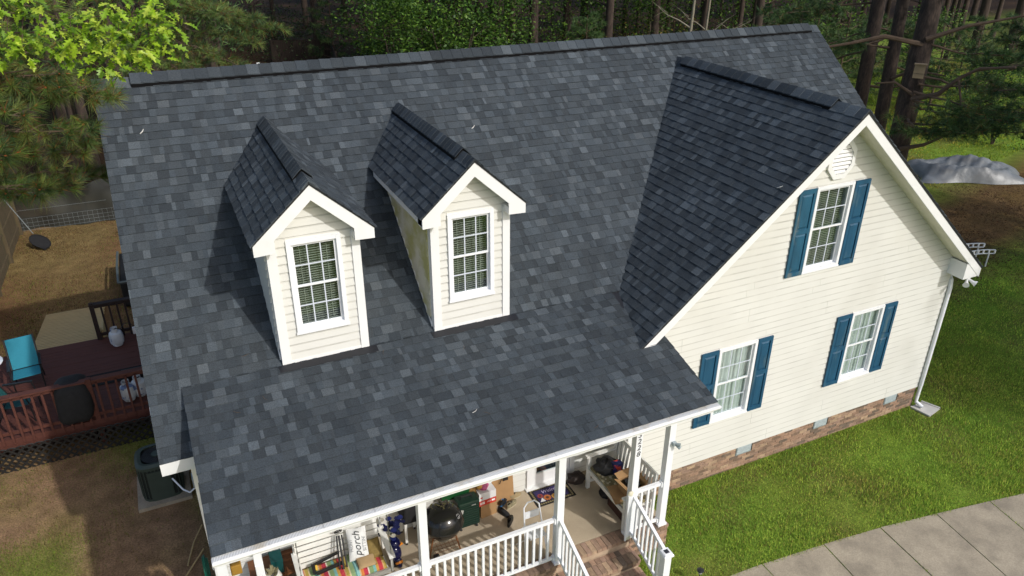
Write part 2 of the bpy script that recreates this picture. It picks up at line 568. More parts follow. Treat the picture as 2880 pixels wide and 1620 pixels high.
ridge_caps((XC, 3.35, ZC), (XC, 3.62, ZC), M2, M2, hw=.14, lift=.008, parent=gable_roof, e=.14)
# rake boards, drip edge, soffit strips, boxed eave return
for s in (-1, 1):
    xe = XC+s*WR if s > 0 else xl+.12
    ze = ZC-M2*abs(xe-XC)
    MB().prism([(XC, YG-.02, ZC-.035), (xe, YG-.02, ze-.035), (xe, YG-.02, ze-.225), (XC, YG-.02, ZC-.225)], (0, .025, 0)).build('rake_board', WHITE, house)
    MB().prism([(XC, YG+.006, ZC-.20), (xe, YG+.006, ze-.20), (xe, YG+.006, ze-.215), (XC, YG+.006, ZC-.215)], (0, YW-YG+.05, 0)).build('soffit', SOFF, house)
    MB().prism([(XC, YG-.026, ZC-.008), (xe, YG-.026, ze-.008), (xe, YG-.026, ze-.045), (XC, YG-.026, ZC-.045)], (0, .03, 0)).build('drip_edge', DECKM, house)
zr = ZC-M2*WR
MB().prism([(XE-.005, YG-.012, zr-.05), (XE-.005, YG-.012, zr-.205), (14.24, YG-.012, zr-.205), (14.24, YG-.012, zr+.13)], (0, YW-YG+.12, 0)).build('eave_return', WHITE, house)
MB().box(XE-.02, XE+.01, YW+.05, 8.2, zr-.2, zr-.03).build('fascia', WHITE, house)
MB().box(XWR, XE-.02, YW+.13, 8.2, zr-.21, zr-.19).build('soffit', SOFF, house)

# ---- siding
SROW = .127
def plank(xa0, xa1, xb0, xb1, za, zb, yp, m, parent, t0=.018, t1=.001, axis='y', flip=1):
    """one clapboard; xa* left end at bottom/top, xb* right end; faces -y (axis y) or -x/+x (axis x)"""
    k = max(0.0, 1-.030/max(zb-za, .031))     # the top edge, coloured darker as the shadow line under the next lap
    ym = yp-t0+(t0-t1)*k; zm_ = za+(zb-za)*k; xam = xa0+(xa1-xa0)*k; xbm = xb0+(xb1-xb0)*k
    f = [(xa0, yp-t0, za), (xb0, yp-t0, za), (xb1, yp-t1, zb), (xa1, yp-t1, zb), (xa0, yp+.02, za), (xb0, yp+.02, za), (xb1, yp+.02, zb), (xa1, yp+.02, zb), (xam, ym, zm_), (xbm, ym, zm_)]
    fs = [(0, 1, 9, 8), (8, 9, 2, 3), (4, 7, 6, 5), (0, 4, 5, 1), (3, 2, 6, 7), (0, 8, 3, 7, 4), (1, 5, 6, 2, 9)]
    if axis == 'x':
        f = [(yp+flip*(q[1]-yp), q[0], q[2]) for q in f]
    o = MB().add(f, fs).build('siding_plank', [m, LAP_SHADE], parent)
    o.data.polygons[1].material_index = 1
    return o

def siding(z0, z1, xr, holes, yp, m, parent, axis='y', flip=1, butt=3.2, row=SROW):
    k = 0
    z = z0
    while z < z1-.01:
        zt = min(z+row, z1)
        a0, b0 = xr(z); a1, b1 = xr(zt)
        if b0-a0 > .02:
            segs = [(a0, a1, b0, b1, z, zt)]
            for hx0, hx1, hz0, hz1 in holes:
                nw = []
                for s in segs:
                    lo, hi = max(s[4], hz0), min(s[5], hz1)
                    if hi-lo < .004 or s[2] < hx0 or s[0] > hx1:
                        nw.append(s); continue
                    if s[0] < hx0-.01: nw.append((s[0], s[1], hx0, hx0, s[4], s[5]))
                    if s[2] > hx1+.01: nw.append((hx1, hx1, s[2], s[3], s[4], s[5]))
                    if lo-s[4] > .01: nw.append((hx0, hx0, hx1, hx1, s[4], lo))
                    if s[5]-hi > .01: nw.append((hx0, hx0, hx1, hx1, hi, s[5]))
                segs = nw
            for s in segs:
                # butt joints in long runs
                cuts = []
                if s[2]-s[0] > butt*.8:
                    q = s[0]+((k//2*1.37) % butt)
                    while q < s[2]-.3:
                        if q > s[0]+.3: cuts.append(q)
                        q += butt
                xs = [s[0]]+cuts+[s[2]]
                for i in range(len(xs)-1):
                    la0 = xs[i]+(.0015 if i else 0); lb0 = xs[i+1]-(.0015 if i < len(xs)-2 else 0)
                    la1 = s[1] if i == 0 else la0
                    lb1 = s[3] if i == len(xs)-2 else lb0
                    plank(la0, max(la1, la0) if i else la1, lb0, lb1, s[4], s[5], yp, m, parent, axis=axis, flip=flip)
        z = zt; k += 1

# wing front
WUP = (10.28, 11.11, 4.02, 5.56); WLR = (11.82, 12.65, 1.355, 2.88); WLL = (8.72, 9.56, 1.355, 2.88)
wing_wall = MB().prism([(XWL+.01, YW+.16, ZK), (XWR-.01, YW+.16, ZK), (XWR-.01, YW+.16, 3.5), (XC, YW+.16, ZC-.2), (XWL+.01, YW+.16, 3.5)], (0, .05, 0)).build('wing_wall', SIDE, house)
def xr_w(z):
    h = (ZC-.20-z)/M2
    return max(XWL, XC-h), min(XWR, XC+h)
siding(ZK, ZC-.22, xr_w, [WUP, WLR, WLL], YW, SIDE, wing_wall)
MB().box(XWL-.005, XWL+.09, YW-.022, YW+.14, ZK-.01, 3.6).build('corner_board', WHITE, house)
MB().box(XWR-.03, XWR+.02, YW-.005, YW+.14, ZK-.01, 3.3).build('corner_board', SIDE, house)
# wing left wall and right wall, back wall, left gable wall
wl = MB().box(XWL+.015, XWL+.06, YW+.14, YF+.3, ZK-.05, 3.5).build('wing_side_wall', SIDE, house)
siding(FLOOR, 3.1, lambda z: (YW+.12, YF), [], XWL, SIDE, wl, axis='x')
front_wall = MB().box(XL+.02, XWL+.05, YF+.16, YF+.2, 0, 3.4).build('front_wall', SIDE, house)
DOOR = (5.42, 6.36, FLOOR, FLOOR+2.10)
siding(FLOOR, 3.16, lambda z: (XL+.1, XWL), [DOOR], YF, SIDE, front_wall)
MB().box(XL-.005, XL+.12, YF-.022, YF+.12, 0.0, ZME-.19).build('corner_board', WHITE, house)
lw = MB()
lw.prism([(XL+.02, YF+.12, .2), (XL+.02, YB, .2), (XL+.02, YB, 3.3), (XL+.02, YR, ZR-.2), (XL+.02, YF+.12, 3.6)], (.05, 0, 0))
for i in range(52):
    z = .2+i*SROW
    hw = min(YB-YR, (ZR-.15-z)/M1)
    if hw < .1: break
    y0, y1 = max(YR-hw, YF+.12), YR+hw
    lw.prism([(XL-.014, y0, z), (XL+.03, y0, z), (XL+.03, y0, z+SROW), (XL-.003, y0, z+SROW)], (0, y1-y0, 0))
lw.build('left_wall', SIDE, house)
rw = MB()
rw.prism([(XWR-.06, YW+.2, ZK), (XWR-.06, YB, ZK), (XWR-.06, YB, 3.3), (XWR-.06, YR, ZR-.2), (XWR-.06, YW+.2, 3.4)], (.05, 0, 0))
for i in range(50):
    z = ZK+i*SROW
    hw = min(YB-YR, (ZR-.15-z)/M1)
    if hw < .1: break
    y0 = max(YR-hw, YW+.14)
    rw.prism([(XWR+.012, y0, z), (XWR-.02, y0, z), (XWR-.02, y0, z+SROW), (XWR+.002, y0, z+SROW)], (0, YR+hw-y0, 0))
rw.build('right_wall', SIDE, house)
MB().box(XL, XWR, YB, YB+.05, 0, 3.3).build('back_wall', SIDE, house)
MB().box(XL+.05, XWR-.05, YB-.6, YB-.02, -.4, .5).build('back_foundation', MORT, house)

# ---- brick foundation under the wing
BR = [hx('8d725f'), hx('846c5a'), hx('987e6a'), hx('786353'), hx('927662'), hx('8a7262'), hx('685a4e'), hx('9e866e')]
def brick_col(k=1.0):
    c = RND.choice(BR); q = RND.uniform(.82, 1.12)*k*1.14
    return tuple(v*q for v in c)
def brick_wall(x0, x1, z0, z1, yp, parent, holes=(), course=.0677, bl=.2032, depth=.04, axis='y'):
    z = z1; k = 0
    while z > z0+.01:
        zb = max(z-course, z0)
        x = x0-(bl/2 if k % 2 else 0)
        while x < x1:
            a, b = max(x, x0)+.005, min(x+bl, x1)-.005
            x += bl
            if b-a < .02: continue
            if any(a < h[1] and b > h[0] and zb+.005 < h[3] and z-.005 > h[2] for h in holes): 
                h = [h for h in holes if a < h[1] and b > h[0]][0]
                if a < h[0]-.03: b = h[0]-.005
                elif b > h[1]+.03: a = h[1]+.005
                else: continue
            pr = RND.uniform(.004, .009)
            mb = MB()
            if axis == 'y': mb.box(a, b, yp-pr, yp+depth, zb+.004, z-.005, brick_col())
            else: mb.box(yp-depth, yp+pr, a, b, zb+.004, z-.005, brick_col())
            mb.build('brick', BRICK, parent)
        z = zb; k += 1
FV = [(9.52, 9.89, .305, .50), (11.47, 11.83, .305, .50), (13.43, 13.79, .305, .50)]
MB().box(XWL+.25, XWR-.01, YW+.012, YW+.25, -.35, ZK-.004).build('foundation_core', MORT, house)
foundation = MB().box(XWL+.25, XWR-.012, YW+.009, YW+.05, -.3, -.01).build('foundation', MORT, house)
brick_wall(XWL+.26, XWR-.005, -.035, ZK-.005, YW+.012, foundation, FV)
MB().box(XWR-.05, XWR-.01, YW+.05, YB, -.3, ZK).build('side_foundation', MORT, house)
for h in FV:
    v = MB().box(h[0]+.004, h[1]-.004, YW-.004, YW+.03, h[2], h[3]).build('foundation_vent', GALV, house)
    for i in range(4):
        z = h[2]+.03+i*.042
        MB().prism([(h[0]+.02, YW-.006, z), (h[0]+.02, YW-.016, z+.008), (h[0]+.02, YW-.006, z+.034)], (h[1]-h[0]-.04, 0, 0)).build('louvre', GALV, v)
    MB().box(h[1]-.008, h[1]+.022, YW-.003, YW+.02, h[2]+.01, h[3]).build('vent_gap', BLACK, v)

# ---- windows and shutters
def window(x0, x1, z0, z1, yp, style, parent, trim=.055, sill=True):
    w = MB()
    w.box(x0, x0+trim, yp-.04, yp+.13, z0, z1); w.box(x1-trim, x1, yp-.04, yp+.13, z0, z1)
    w.box(x0+trim, x1-trim, yp-.038, yp+.13, z1-trim, z1-.001); w.box(x0+trim, x1-trim, yp-.038, yp+.13, z0+.001, z0+trim)
    w.box(x0-.012, x1+.012, yp-.048, yp-.03, z0-.02, z0+.012)
    wo_ = w.build('window', VINYL, parent)
    a, b, c, d = x0+trim, x1-trim, z0+trim, z1-trim
    zm = (c+d)/2
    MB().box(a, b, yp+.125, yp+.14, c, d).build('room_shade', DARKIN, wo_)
    for (s0, s1, yy) in ((zm-.012, d, yp+.0), (c, zm+.012, yp+.022)):
        s = MB()
        rl = .032
        s.box(a+.001, a+rl, yy, yy+.022, s0, s1); s.box(b-rl, b-.001, yy, yy+.022, s0, s1)
        s.box(a+rl, b-rl, yy+.001, yy+.021, s1-rl-.006, s1-.001); s.box(a+rl, b-rl, yy+.001, yy+.021, s0+.001, s0+rl)
        so = s.build('sash', VINYL, wo_)
        g = MB().box(a+rl-.003, b-rl+.003, yy+.009, yy+.013, s0+rl-.003, s1-rl-.003).build('pane', GLASS, wo_)
        for i in (1, 2):
            xm = a+rl+(b-a-2*rl)*i/3
            MB().box(xm-.008, xm+.008, yy+.003, yy+.0085, s0+rl, s1-rl-.006).build('muntin', SASH, wo_)
        zc = (s0+s1)/2
        MB().box(a+rl, b-rl, yy+.002, yy+.0075, zc-.008, zc+.008).build('muntin', SASH, wo_)
    if style == 'blind':
        bl = MB()
        n = int((d-c)/.034)
        for i in range(n):
            z = c+.02+i*.034
            bl.prism([(a+.015, yp+.078, z), (a+.015, yp+.103, z+.004), (a+.015, yp+.103, z+.0065), (a+.015, yp+.078, z+.0025)], (b-a-.03, 0, 0))
        bl.box(a+.01, b-.01, yp+.07, yp+.11, d-.04, d-.005)
        for f in (.2, .8):
            xx = a+(b-a)*f
            bl.box(xx-.004, xx+.004, yp+.071, yp+.074, c, d)
        bl.build('blind', BLIND, wo_)
    else:
        cu = MB()
        n = 40
        for i in range(n):
            u0, u1 = a+(b-a)*i/n, a+(b-a)*(i+1)/n
            g0 = .085+.012*math.sin(i*1.15)+.004*math.sin(i*2.7); g1 = .085+.012*math.sin((i+1)*1.15)+.004*math.sin((i+1)*2.7)
            cu.add([(u0, yp+g0, c), (u1, yp+g1, c), (u1, yp+g1, d), (u0, yp+g0, d)], [(0, 1, 2, 3)])
        if style == 'ruffle':
            for q in (.17, .42, .72):
                for i in range(26):
                    z = c+(d-c)*(i+.5)/26; x = a+(b-a)*q
                    cu.prism([(x, yp+.06, z-.012), (x+.05, yp+.05, z+.012), (x+.012, yp+.055, z+.022)], (0, .006, 0))
        cu.build('curtain', CURT, wo_)
    return wo_

def shutter(x0, x1, z0, z1, yp, m, parent, label=None):
    y = yp-.018
    s = MB()
    st = .055
    s.box(x0, x0+st, y-.028, y, z0, z1); s.box(x1-st, x1, y-.028, y, z0, z1)
    zm = z0+(z1-z0)*.53
    for a, b in ((z0, z0+.085), (zm-.045, zm+.045), (z1-.075, z1)):
        s.box(x0+st, x1-st, y-.027, y, a, b)
    s.box(x0+st, x1-st, y-.008, y-.001, z0+.085, z1-.075)
    so = s.build('shutter', m, parent, label=label)
    for a, b in ((z0+.085, zm-.045), (zm+.045, z1-.075)):
        p = MB()
        i = .03
        X0, X1, A, B = x0+st+.008, x1-st-.008, a+.01, b-.01
        vs = [(X0, y-.009, A), (X1, y-.009, A), (X1, y-.009, B), (X0, y-.009, B), (X0+i, y-.024, A+i), (X1-i, y-.024, A+i), (X1-i, y-.024, B-i), (X0+i, y-.024, B-i)]
        p.add(vs, [(4, 5, 6, 7), (0, 1, 5, 4), (1, 2, 6, 5), (2, 3, 7, 6), (3, 0, 4, 7)])
        p.build('panel', m, so)
    return so
window(*WUP, YW, 'blind', house); window(*WLR, YW, 'ruffle', house); window(*WLL, YW, 'curtain', house)
shutter(9.904, 10.262, 4.0, 5.556, YW, TEALW, house, 'teal shutter with weathered chalky paint, left of the upper gable window')
shutter(11.128, 11.47, 4.0, 5.556, YW, TEAL, house)
shutter(11.434, 11.802, 1.347, 2.881, YW, TEAL, house); shutter(12.668, 12.99, 1.347, 2.881, YW, TEAL, house)
shutter(8.346, 8.702, 1.347, 2.881, YW, TEAL, house); shutter(9.578, 9.90, 1.347, 2.881, YW, TEAL, house)

# ---- octagonal louvred gable vent
ov = MB()
cx_, cz_, rw_, rh_ = XC+.02, 5.99, .285, .33
def octo(k): return [(cx_+k*rw_*a, cz_+k*rh_*b) for a, b in ((-.42, -1), (.42, -1), (1, -.42), (1, .42), (.42, 1), (-.42, 1), (-1, .42), (-1, -.42))]
o1, o2 = octo(1.0), octo(.74)
for i in range(8):
    j = (i+1) % 8
    ov.prism([(o1[i][0], YW-.05, o1[i][1]), (o1[j][0], YW-.05, o1[j][1]), (o2[j][0], YW-.05, o2[j][1]), (o2[i][0], YW-.05, o2[i][1])], (0, .06, 0))
gv = ov.build('gable_vent', WHITE, house)
MB().prism([(p[0], YW-.022, p[1]) for p in o2], (0, .01, 0)).build('vent_screen', BLACK, gv)
for i in range(7):
    z = cz_-rh_*.72+i*rh_*1.44/7
    f = abs((z+.03-cz_)/rh_)
    hw = rw_*.74*(1.0 if f < .31 else max(.3, 1-(f-.31)/.75))
    MB().prism([(cx_-hw, YW-.045, z), (cx_-hw, YW-.045, z+.012), (cx_-hw, YW-.028, z+.052), (cx_-hw, YW-.024, z+.045)], (2*hw, 0, 0)).build('slat', WHITE, gv)

# ---- dormers
for di, (dl, dr) in enumerate(DORM):
    xm = (dl+dr)/2; hw = (dr-dl)/2; eh = hw+DEV
    zeave = ZDT-MD*eh
    zt_wall = ZDT-.20
    yb_ = (ZDT-ZB)/M1
    dw = MB().prism([(dl+.02, .15, ZB-.02), (dr-.02, .15, ZB-.02), (dr-.02, .15, ZDT-.2-MD*hw), (xm, .15, ZDT-.2), (dl+.02, .15, ZDT-.2-MD*hw)], (0, .04, 0)).build('dormer_wall', SIDE, house)
    win = (xm-.358, xm+.358, 4.382, 5.747)
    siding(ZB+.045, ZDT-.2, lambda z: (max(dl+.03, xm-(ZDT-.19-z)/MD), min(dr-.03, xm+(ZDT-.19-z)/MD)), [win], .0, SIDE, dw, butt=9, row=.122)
    MB().box(dl+.06, dr-.06, -.024, .1, ZB-.01, ZB+.046).build('base_trim', WHITE, house)
    for xa, xb in ((dl, dl+.125), (dr-.115, dr)):
        MB().box(xa, xb, -.03, .10, ZB-.04, zeave-.10).build('corner_board', WHITE, house)
    # side walls follow the slope of the main roof
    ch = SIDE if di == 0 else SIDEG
    for s, x in ((-1, dl), (1, dr)):
        zt = ZDT-MD*hw-.12
        ye = (zt-ZB)/M1
        cw = MB().prism([(x-s*.02, .08, ZB-.05), (x-s*.02, .08, zt), (x-s*.02, ye, zt+.02)], (-s*.03, 0, 0)).build('dormer_side_wall', ch if s < 0 else SIDE, house)
        z = ZB+.08
        while z < zt-.03:
            z2 = min(z+.122, zt)
            y1 = (z-ZB)/M1-.01; y2 = (z2-ZB)/M1
            if y1 > .12:
                vs = [(x+s*.024, .09, z), (x+s*.024, y1, z), (x+s*.002, y2, z2), (x+s*.002, .09, z2), (x-s*.02, .09, z), (x-s*.02, y1, z), (x-s*.02, y2, z2), (x-s*.02, .09, z2)]
                MB().add(vs, [(0, 1, 2, 3), (4, 7, 6, 5), (0, 4, 5, 1), (3, 2, 6, 7), (0, 3, 7, 4), (1, 5, 6, 2)]).build('siding_plank', ch if s < 0 else SIDE, cw)
            z = z2
        # flashing strip where the side wall meets the roof
        MB().prism([(x+s*.004, .05, ZB+M1*.05+.012), (x+s*.004, ye-.1, ZB+M1*(ye-.1)+.012), (x+s*.004, ye-.1, ZB+M1*(ye-.1)+.05), (x+s*.004, .05, ZB+M1*.05+.05)], (s*.014, 0, 0)).build('step_flashing', WHITE, house)
    # roof
    mb = MB()
    mb.prism([(xm-eh, -DOH, zeave-.014), (xm, -DOH, ZDT-.014), (xm+eh, -DOH, zeave-.014), (xm+eh, -DOH, zeave-.06), (xm, -DOH, ZDT-.06), (xm-eh, -DOH, zeave-.06)], (0, yb_+DOH-.02, 0))
    dro = mb.build('dormer_roof', DECKM, house)
    csd = math.hypot(1, MD)
    for s in (-1, 1):
        tl = tab_list((xm+s*(eh+.03), -DOH-.035, zeave-MD*.03), (0, 1, 0), (-s, 0, MD), yb_+DOH+.2, (eh+.03)*csd, dark=1.0, e=.135)
        tl = [t for t in tl if t[1][2][2] > ZB+M1*t[1][0][1]-.10]
        tabs_mesh(tl, 'shingle_field', dro)
        # rake board with the return at the eave, soffit, fascia along the eave
        xo = xm+s*eh
        MB().prism([(xm, -DOH-.022, ZDT-.03), (xo, -DOH-.022, zeave-.03), (xo, -DOH-.022, zeave-.175), (xm+s*(hw-.10), -DOH-.022, zeave-.165), (xm+s*(hw-.10), -DOH-.022, ZDT-.235-MD*(hw-.10)), (xm, -DOH-.022, ZDT-.235)], (0, .026, 0)).build('rake_board', WHITE, house)
        MB().prism([(xm, -DOH-.028, ZDT-.006), (xo+s*.01, -DOH-.028, zeave-.012), (xo+s*.01, -DOH-.028, zeave-.036), (xm, -DOH-.028, ZDT-.036)], (0, .034, 0)).build('drip_edge', DECKM, house)
        MB().prism([(xm+s*(hw-.10), -DOH+.005, zeave-.165), (xo, -DOH+.005, zeave-.165), (xo, -DOH+.005, zeave-.06), (xm+s*(hw-.10), -DOH+.005, zeave-.06)], (0, DOH-.02, 0)).build('eave_return', WHITE, house)
        MB().prism([(xm, -DOH+.005, ZDT-.19), (xm+s*hw, -DOH+.005, ZDT-.19-MD*hw), (xm+s*hw, -DOH+.005, ZDT-.205-MD*hw), (xm, -DOH+.005, ZDT-.205)], (0, DOH+.02, 0)).build('soffit', SOFF, house)
        ye = (zeave-.15-ZB)/M1
        MB().box(min(xo, xo-s*.018), max(xo, xo-s*.018), -DOH+.01, ye, zeave-.15, zeave-.02).build('fascia', WHITE, house)
        MB().box(min(xo-s*.02, xm+s*hw), max(xo-s*.02, xm+s*hw), -DOH+.01, ye, zeave-.15, zeave-.14).build('soffit', SOFF, house)
    vent_body((xm, .22, ZDT+.008), (xm, yb_-.15, ZDT+.008), MD, MD, .130, .032, dro)
    ridge_caps((xm, .20, ZDT+.008), (xm, yb_-.1, ZDT+.008), MD, MD, hw=.125, lift=.038, parent=dro, e=.135, dark=.9)
    ridge_caps((xm, -DOH-.035, ZDT), (xm, .22, ZDT), MD, MD, hw=.13, lift=.006, parent=dro, e=.14, dark=.9)
    ridge_caps((xm, yb_-.12, ZDT), (xm, yb_+.05, ZDT), MD, MD, hw=.12, lift=.006, parent=dro, e=.12, dark=.9)
    window(*win, .0, 'blind', house, trim=.06)
    # apron flashing at the foot of the front wall
    q = .13
    MB().prism([(dl-.06, -.03, ZB-.03*M3+.014), (dl-.06, -.03-q, ZB-(.03+q)*M3+.02), (dl-.06, -.03-q, ZB-(.03+q)*M3+.002), (dl-.06, -.03, ZB-.03*M3-.004)], (dr-dl+.16, 0, 0)).build('apron_flashing', DECKM, house)

# ---- gutter along the porch eave with perforated guard panels
gm = bpy.data.materials.new('perforated_guard'); gm.use_nodes = True
t_ = gm.node_tree; b_ = t_.nodes['Principled BSDF']; b_.inputs['Roughness'].default_value = .45
g_ = t_.nodes.new('ShaderNodeNewGeometry')
vm_ = t_.nodes.new('ShaderNodeVectorMath'); vm_.operation = 'MULTIPLY'; vm_.inputs[1].default_value = (62, 62, 0)
t_.links.new(g_.outputs['Position'], vm_.inputs[0])
vo_ = t_.nodes.new('ShaderNodeTexVoronoi'); vo_.inputs['Randomness'].default_value = 0.0; vo_.inputs['Scale'].default_value = 1.0
t_.links.new(vm_.outputs[0], vo_.inputs['Vector'])
lt_ = t_.nodes.new('ShaderNodeMapRange'); lt_.inputs['From Min'].default_value = .22; lt_.inputs['From Max'].default_value = .34
t_.links.new(vo_.outputs['Distance'], lt_.inputs[0])
ns_ = t_.nodes.new('ShaderNodeTexNoise'); ns_.inputs['Scale'].default_value = 3.2; ns_.inputs['Detail'].default_value = 5
t_.links.new(g_.outputs['Position'], ns_.inputs['Vector'])
sr_ = t_.nodes.new('ShaderNodeMapRange'); sr_.inputs['From Min'].default_value = .5; sr_.inputs['From Max'].default_value = .72; sr_.inputs['To Max'].default_value = .75
t_.links.new(ns_.outputs['Fac'], sr_.inputs[0])
m1_ = t_.nodes.new('ShaderNodeMix'); m1_.data_type = 'RGBA'; m1_.inputs[6].default_value = (.74, .75, .75, 1); m1_.inputs[7].default_value = (*hx('b09a6a'), 1)
t_.links.new(sr_.outputs[0], m1_.inputs['Factor'])
m2_ = t_.nodes.new('ShaderNodeMix'); m2_.data_type = 'RGBA'; m2_.inputs[6].default_value = (.16, .16, .15, 1)
t_.links.new(lt_.outputs[0], m2_.inputs['Factor']); t_.links.new(m1_.outputs[2], m2_.inputs[7])
t_.links.new(m2_.outputs[2], b_.inputs['Base Color'])
YGT = YE-.01
gut = MB()
pf = [(YGT, ZE-.035), (YGT-.085, ZE-.038), (YGT-.102, ZE-.046), (YGT-.104, ZE-.060), (YGT-.092, ZE-.067), (YGT-.085, ZE-.088), (YGT-.068, ZE-.110), (YGT, ZE-.115)]
gut.prism([(XP-.02, y, z) for y, z in pf], (XQ-XP+.05, 0, 0))
gutter = gut.build('gutter', WHITE, house)
x = XP-.015
while x < XQ+.02:
    w = min(.61, XQ+.02-x)
    MB().prism([(x+.003, YE+.015, ZE-.022), (x+.003, YGT-.080, ZE-.026), (x+.003, YGT-.080, ZE-.0345), (x+.003, YE+.015, ZE-.034)], (w-.006, 0, 0)).build('gutter_guard', gm, gutter)
    x += .61
MB().box(XP-.024, XP-.0205, YGT-.10, YGT, ZE-.115, ZE-.036).build('gutter_end', WHITE, gutter)
# right corner downspout of the wing, ribbed downspout at the left of the porch
dsp = MB()
dsp.tube([(XE-.03, YW+.32, zr-.14), (XE-.12, YW+.22, zr-.26), (XWR+.05, YW-.02, zr-.40), (XWR+.045, YW-.045, zr-.55), (XWR+.03, YW-.05, .55)], .042, 10)
dsp.tube([(XWR+.03, YW-.05, .54), (XWR+.02, YW-.05, .22), (XWR+.015, YW-.06, .14), (XWR+.06, YW-.20, .075)], .038, 10)
dsp.build('downspout', VINYL, house, smooth=True)
d2 = MB()
d2.bar((.86, YGT-.04, ZE-.11), (.86, YGT-.03, ZE-.28), .085, .065, (0, 1, 0)); d2.bar((.86, YGT-.04, ZE-.27), (.87, -2.14, ZE-.52), .09, .07, (0, 1, 0)); d2.bar((.87, -2.14, ZE-.50), (.87, -2.14, -.1), .095, .065, (0, 1, 0))
for i in range(5):
    d2.box(.83+i*.018, .838+i*.018, -2.178, -2.17, -.1, ZE-.52)
d2.build('downspout', VINYL, house)
# porch ceiling and beam
MB().box(XP+.04, XQ-.04, -2.30, YF+.1, ZE-.13, ZE-.115).build('porch_ceiling', WHITE, house)
MB().box(XP+.03, XQ-.05, -2.02, -1.90, ZE-.36, ZE-.131).build('porch_beam', WHITE, house)
MB().box(XP, XQ, YE+.0, YE+.02, ZE-.20, ZE-.092).build('fascia', WHITE, house)

# ---- front door with a glazed storm door
fd = MB()
x0, x1, z0, z1 = DOOR
fd.box(x0, x0+.09, YF-.045, YF+.05, z0, z1); fd.box(x1-.09, x1, YF-.045, YF+.05, z0, z1); fd.box(x0+.09, x1-.09, YF-.044, YF+.05, z1-.09, z1)
fd.box(x0-.03, x1+.03, YF-.10, YF+.05, z0-.0, z0+.03)
dfr = fd.build('door_frame', WHITE, house)
dl_ = MB()
a, b, c, d = x0+.095, x1-.095, z0+.035, z1-.095
dl_.box(a, a+.10, YF-.02, YF+.02, c, d); dl_.box(b-.10, b, YF-.02, YF+.02, c, d); dl_.box(a+.10, b-.10, YF-.019, YF+.02, c, c+.24); dl_.box(a+.10, b-.10, YF-.019, YF+.02, d-.12, d)
dlo = dl_.build('storm_door', WHITE, house)
MB().box(a+.095, b-.095, YF-.004, YF+.002, c+.235, d-.115).build('glass', GLASS, dlo)
MB().box(a+.1, b-.1, YF+.05, YF+.08, c, d).build('inner_door', mat('navy_door', hx('10202c', .8), rough=.3), dlo)
MB().box(a+.03, a+.06, YF-.05, YF-.02, c+.85, c+1.0).build('handle', BLACKM, dlo)

# ---- floodlights under the right eave, lamp on the porch post comes with the porch
def flood(p, heads, parent):
    mb = MB(); mb.box(p[0]-.04, p[0]+.04, p[1]-.04, p[1]+.04, p[2]-.02, p[2]+.03)
    fo = mb.build('floodlight', WHITE, parent)
    for dx, dy, dz in heads:
        q = V3(p)+V3((dx, dy, dz))*.13
        h = MB().tube([V3(p)+V3((dx, dy, dz))*.03, q, q+V3((dx, dy, dz*.6))*.07], [.02, .035, .062], 10)
        h.build('lamp_head', WHITE, fo, smooth=True)
    return fo
flood((XE-.16, YG+.09, zr-.27), [(-.7, -.5, -.5), (.35, -.8, -.45)], house)
flood((XE+.04, YG+.25, zr-.13), [(.8, -.4, -.25)], house)
# ------------------------------------------------------------------ front porch
porch = thing('front_porch', 'brick edged concrete front porch with white posts, railings and brick steps', 'porch', (3.8, -1.1, 0))
PX0, PX1, PYF = .36, 7.20, -1.97
MB().box(PX0+.02, PX1-.02, PYF+.24, YF+.12, FLOOR-.12, FLOOR).build('floor_slab', PORCHF, porch)
MB().box(PX0+.02, PX1-.012, PYF+.012, YF+.1, -.45, FLOOR-.066).build('platform_core', MORT, porch)
def brick_box(x0, x1, y0, y1, z0, z1, parent, k=1.0):
    MB().box(x0, x1, y0, y1, z0, z1, brick_col(k)).build('brick', BRICK, parent)
edge = MB().box(PX0+.02, PX1-.015, PYF+.006, PYF+.238, FLOOR-.07, FLOOR-.008).build('brick_edging', MORT, porch)
x = 2.4
while x < PX1-.05:
    zt = FLOOR+RND.uniform(-.003, .002)
    brick_box(x+.004, min(x+.088, PX1), PYF-.012+RND.uniform(-.003, .003), PYF+.232, FLOOR-.060, zt, edge)
    x += .0925
pbase = MB().box(PX0+.02, PX1-.014, PYF+.008, PYF+.05, -.45, -.02).build('platform_wall', MORT, porch)
bf = MB()
z, k = FLOOR-.066, 0
while z > -.38:
    x = PX0+.02-(.1 if k % 2 else 0)
    while x < 3.88:
        a, b = max(x, PX0+.02)+.005, min(x+.2032, 3.9)-.005
        if b-a > .03: bf.box(a, b, PYF+.005, PYF+.05, z-.0637, z-.005, brick_col())
        x += .2032
    z -= .0677; k += 1
bf.build('brick_field', BRICK, pbase, kind='stuff')
brick_wall(3.9, 5.10, -.06, FLOOR-.066, PYF+.012, pbase)
brick_wall(6.44, PX1, -.19, FLOOR-.066, PYF+.012, pbase)
rbase = MB().box(PX1-.05, PX1-.012, PYF+.05, YW, -.4, FLOOR-.07).build('platform_side', MORT, porch)
SX0, SX1 = 5.10, 6.46
for i in range(3):
    zt = FLOOR-.178*(i+1); y1 = PYF-.30*i; y0 = y1-.31
    st = MB().box(SX0+.012, SX1-.012, y0+.02, y1+.01, zt-.30, zt-.008).build('step', MORT, porch)
    x = SX0
    while x < SX1-.04:
        zz = zt+RND.uniform(-.003, .002)
        b = min(x+.088, SX1)
        brick_box(x+.003, b, y0-.012, y0+.19, zt-.060, zz, st, .95)
        brick_box(x+.003+.02, min(b+.02, SX1), y0+.198, y1-.006, zt-.060, zz-.001, st, 1.1)
        x += .0925
    x = SX0
    while x < SX1-.04:
        b = min(x+.195, SX1)
        brick_box(x+.004, b, y0+.006, y0+.05, zt-.135, zt-.070, st, .8)
        x += .2032
PW = .115
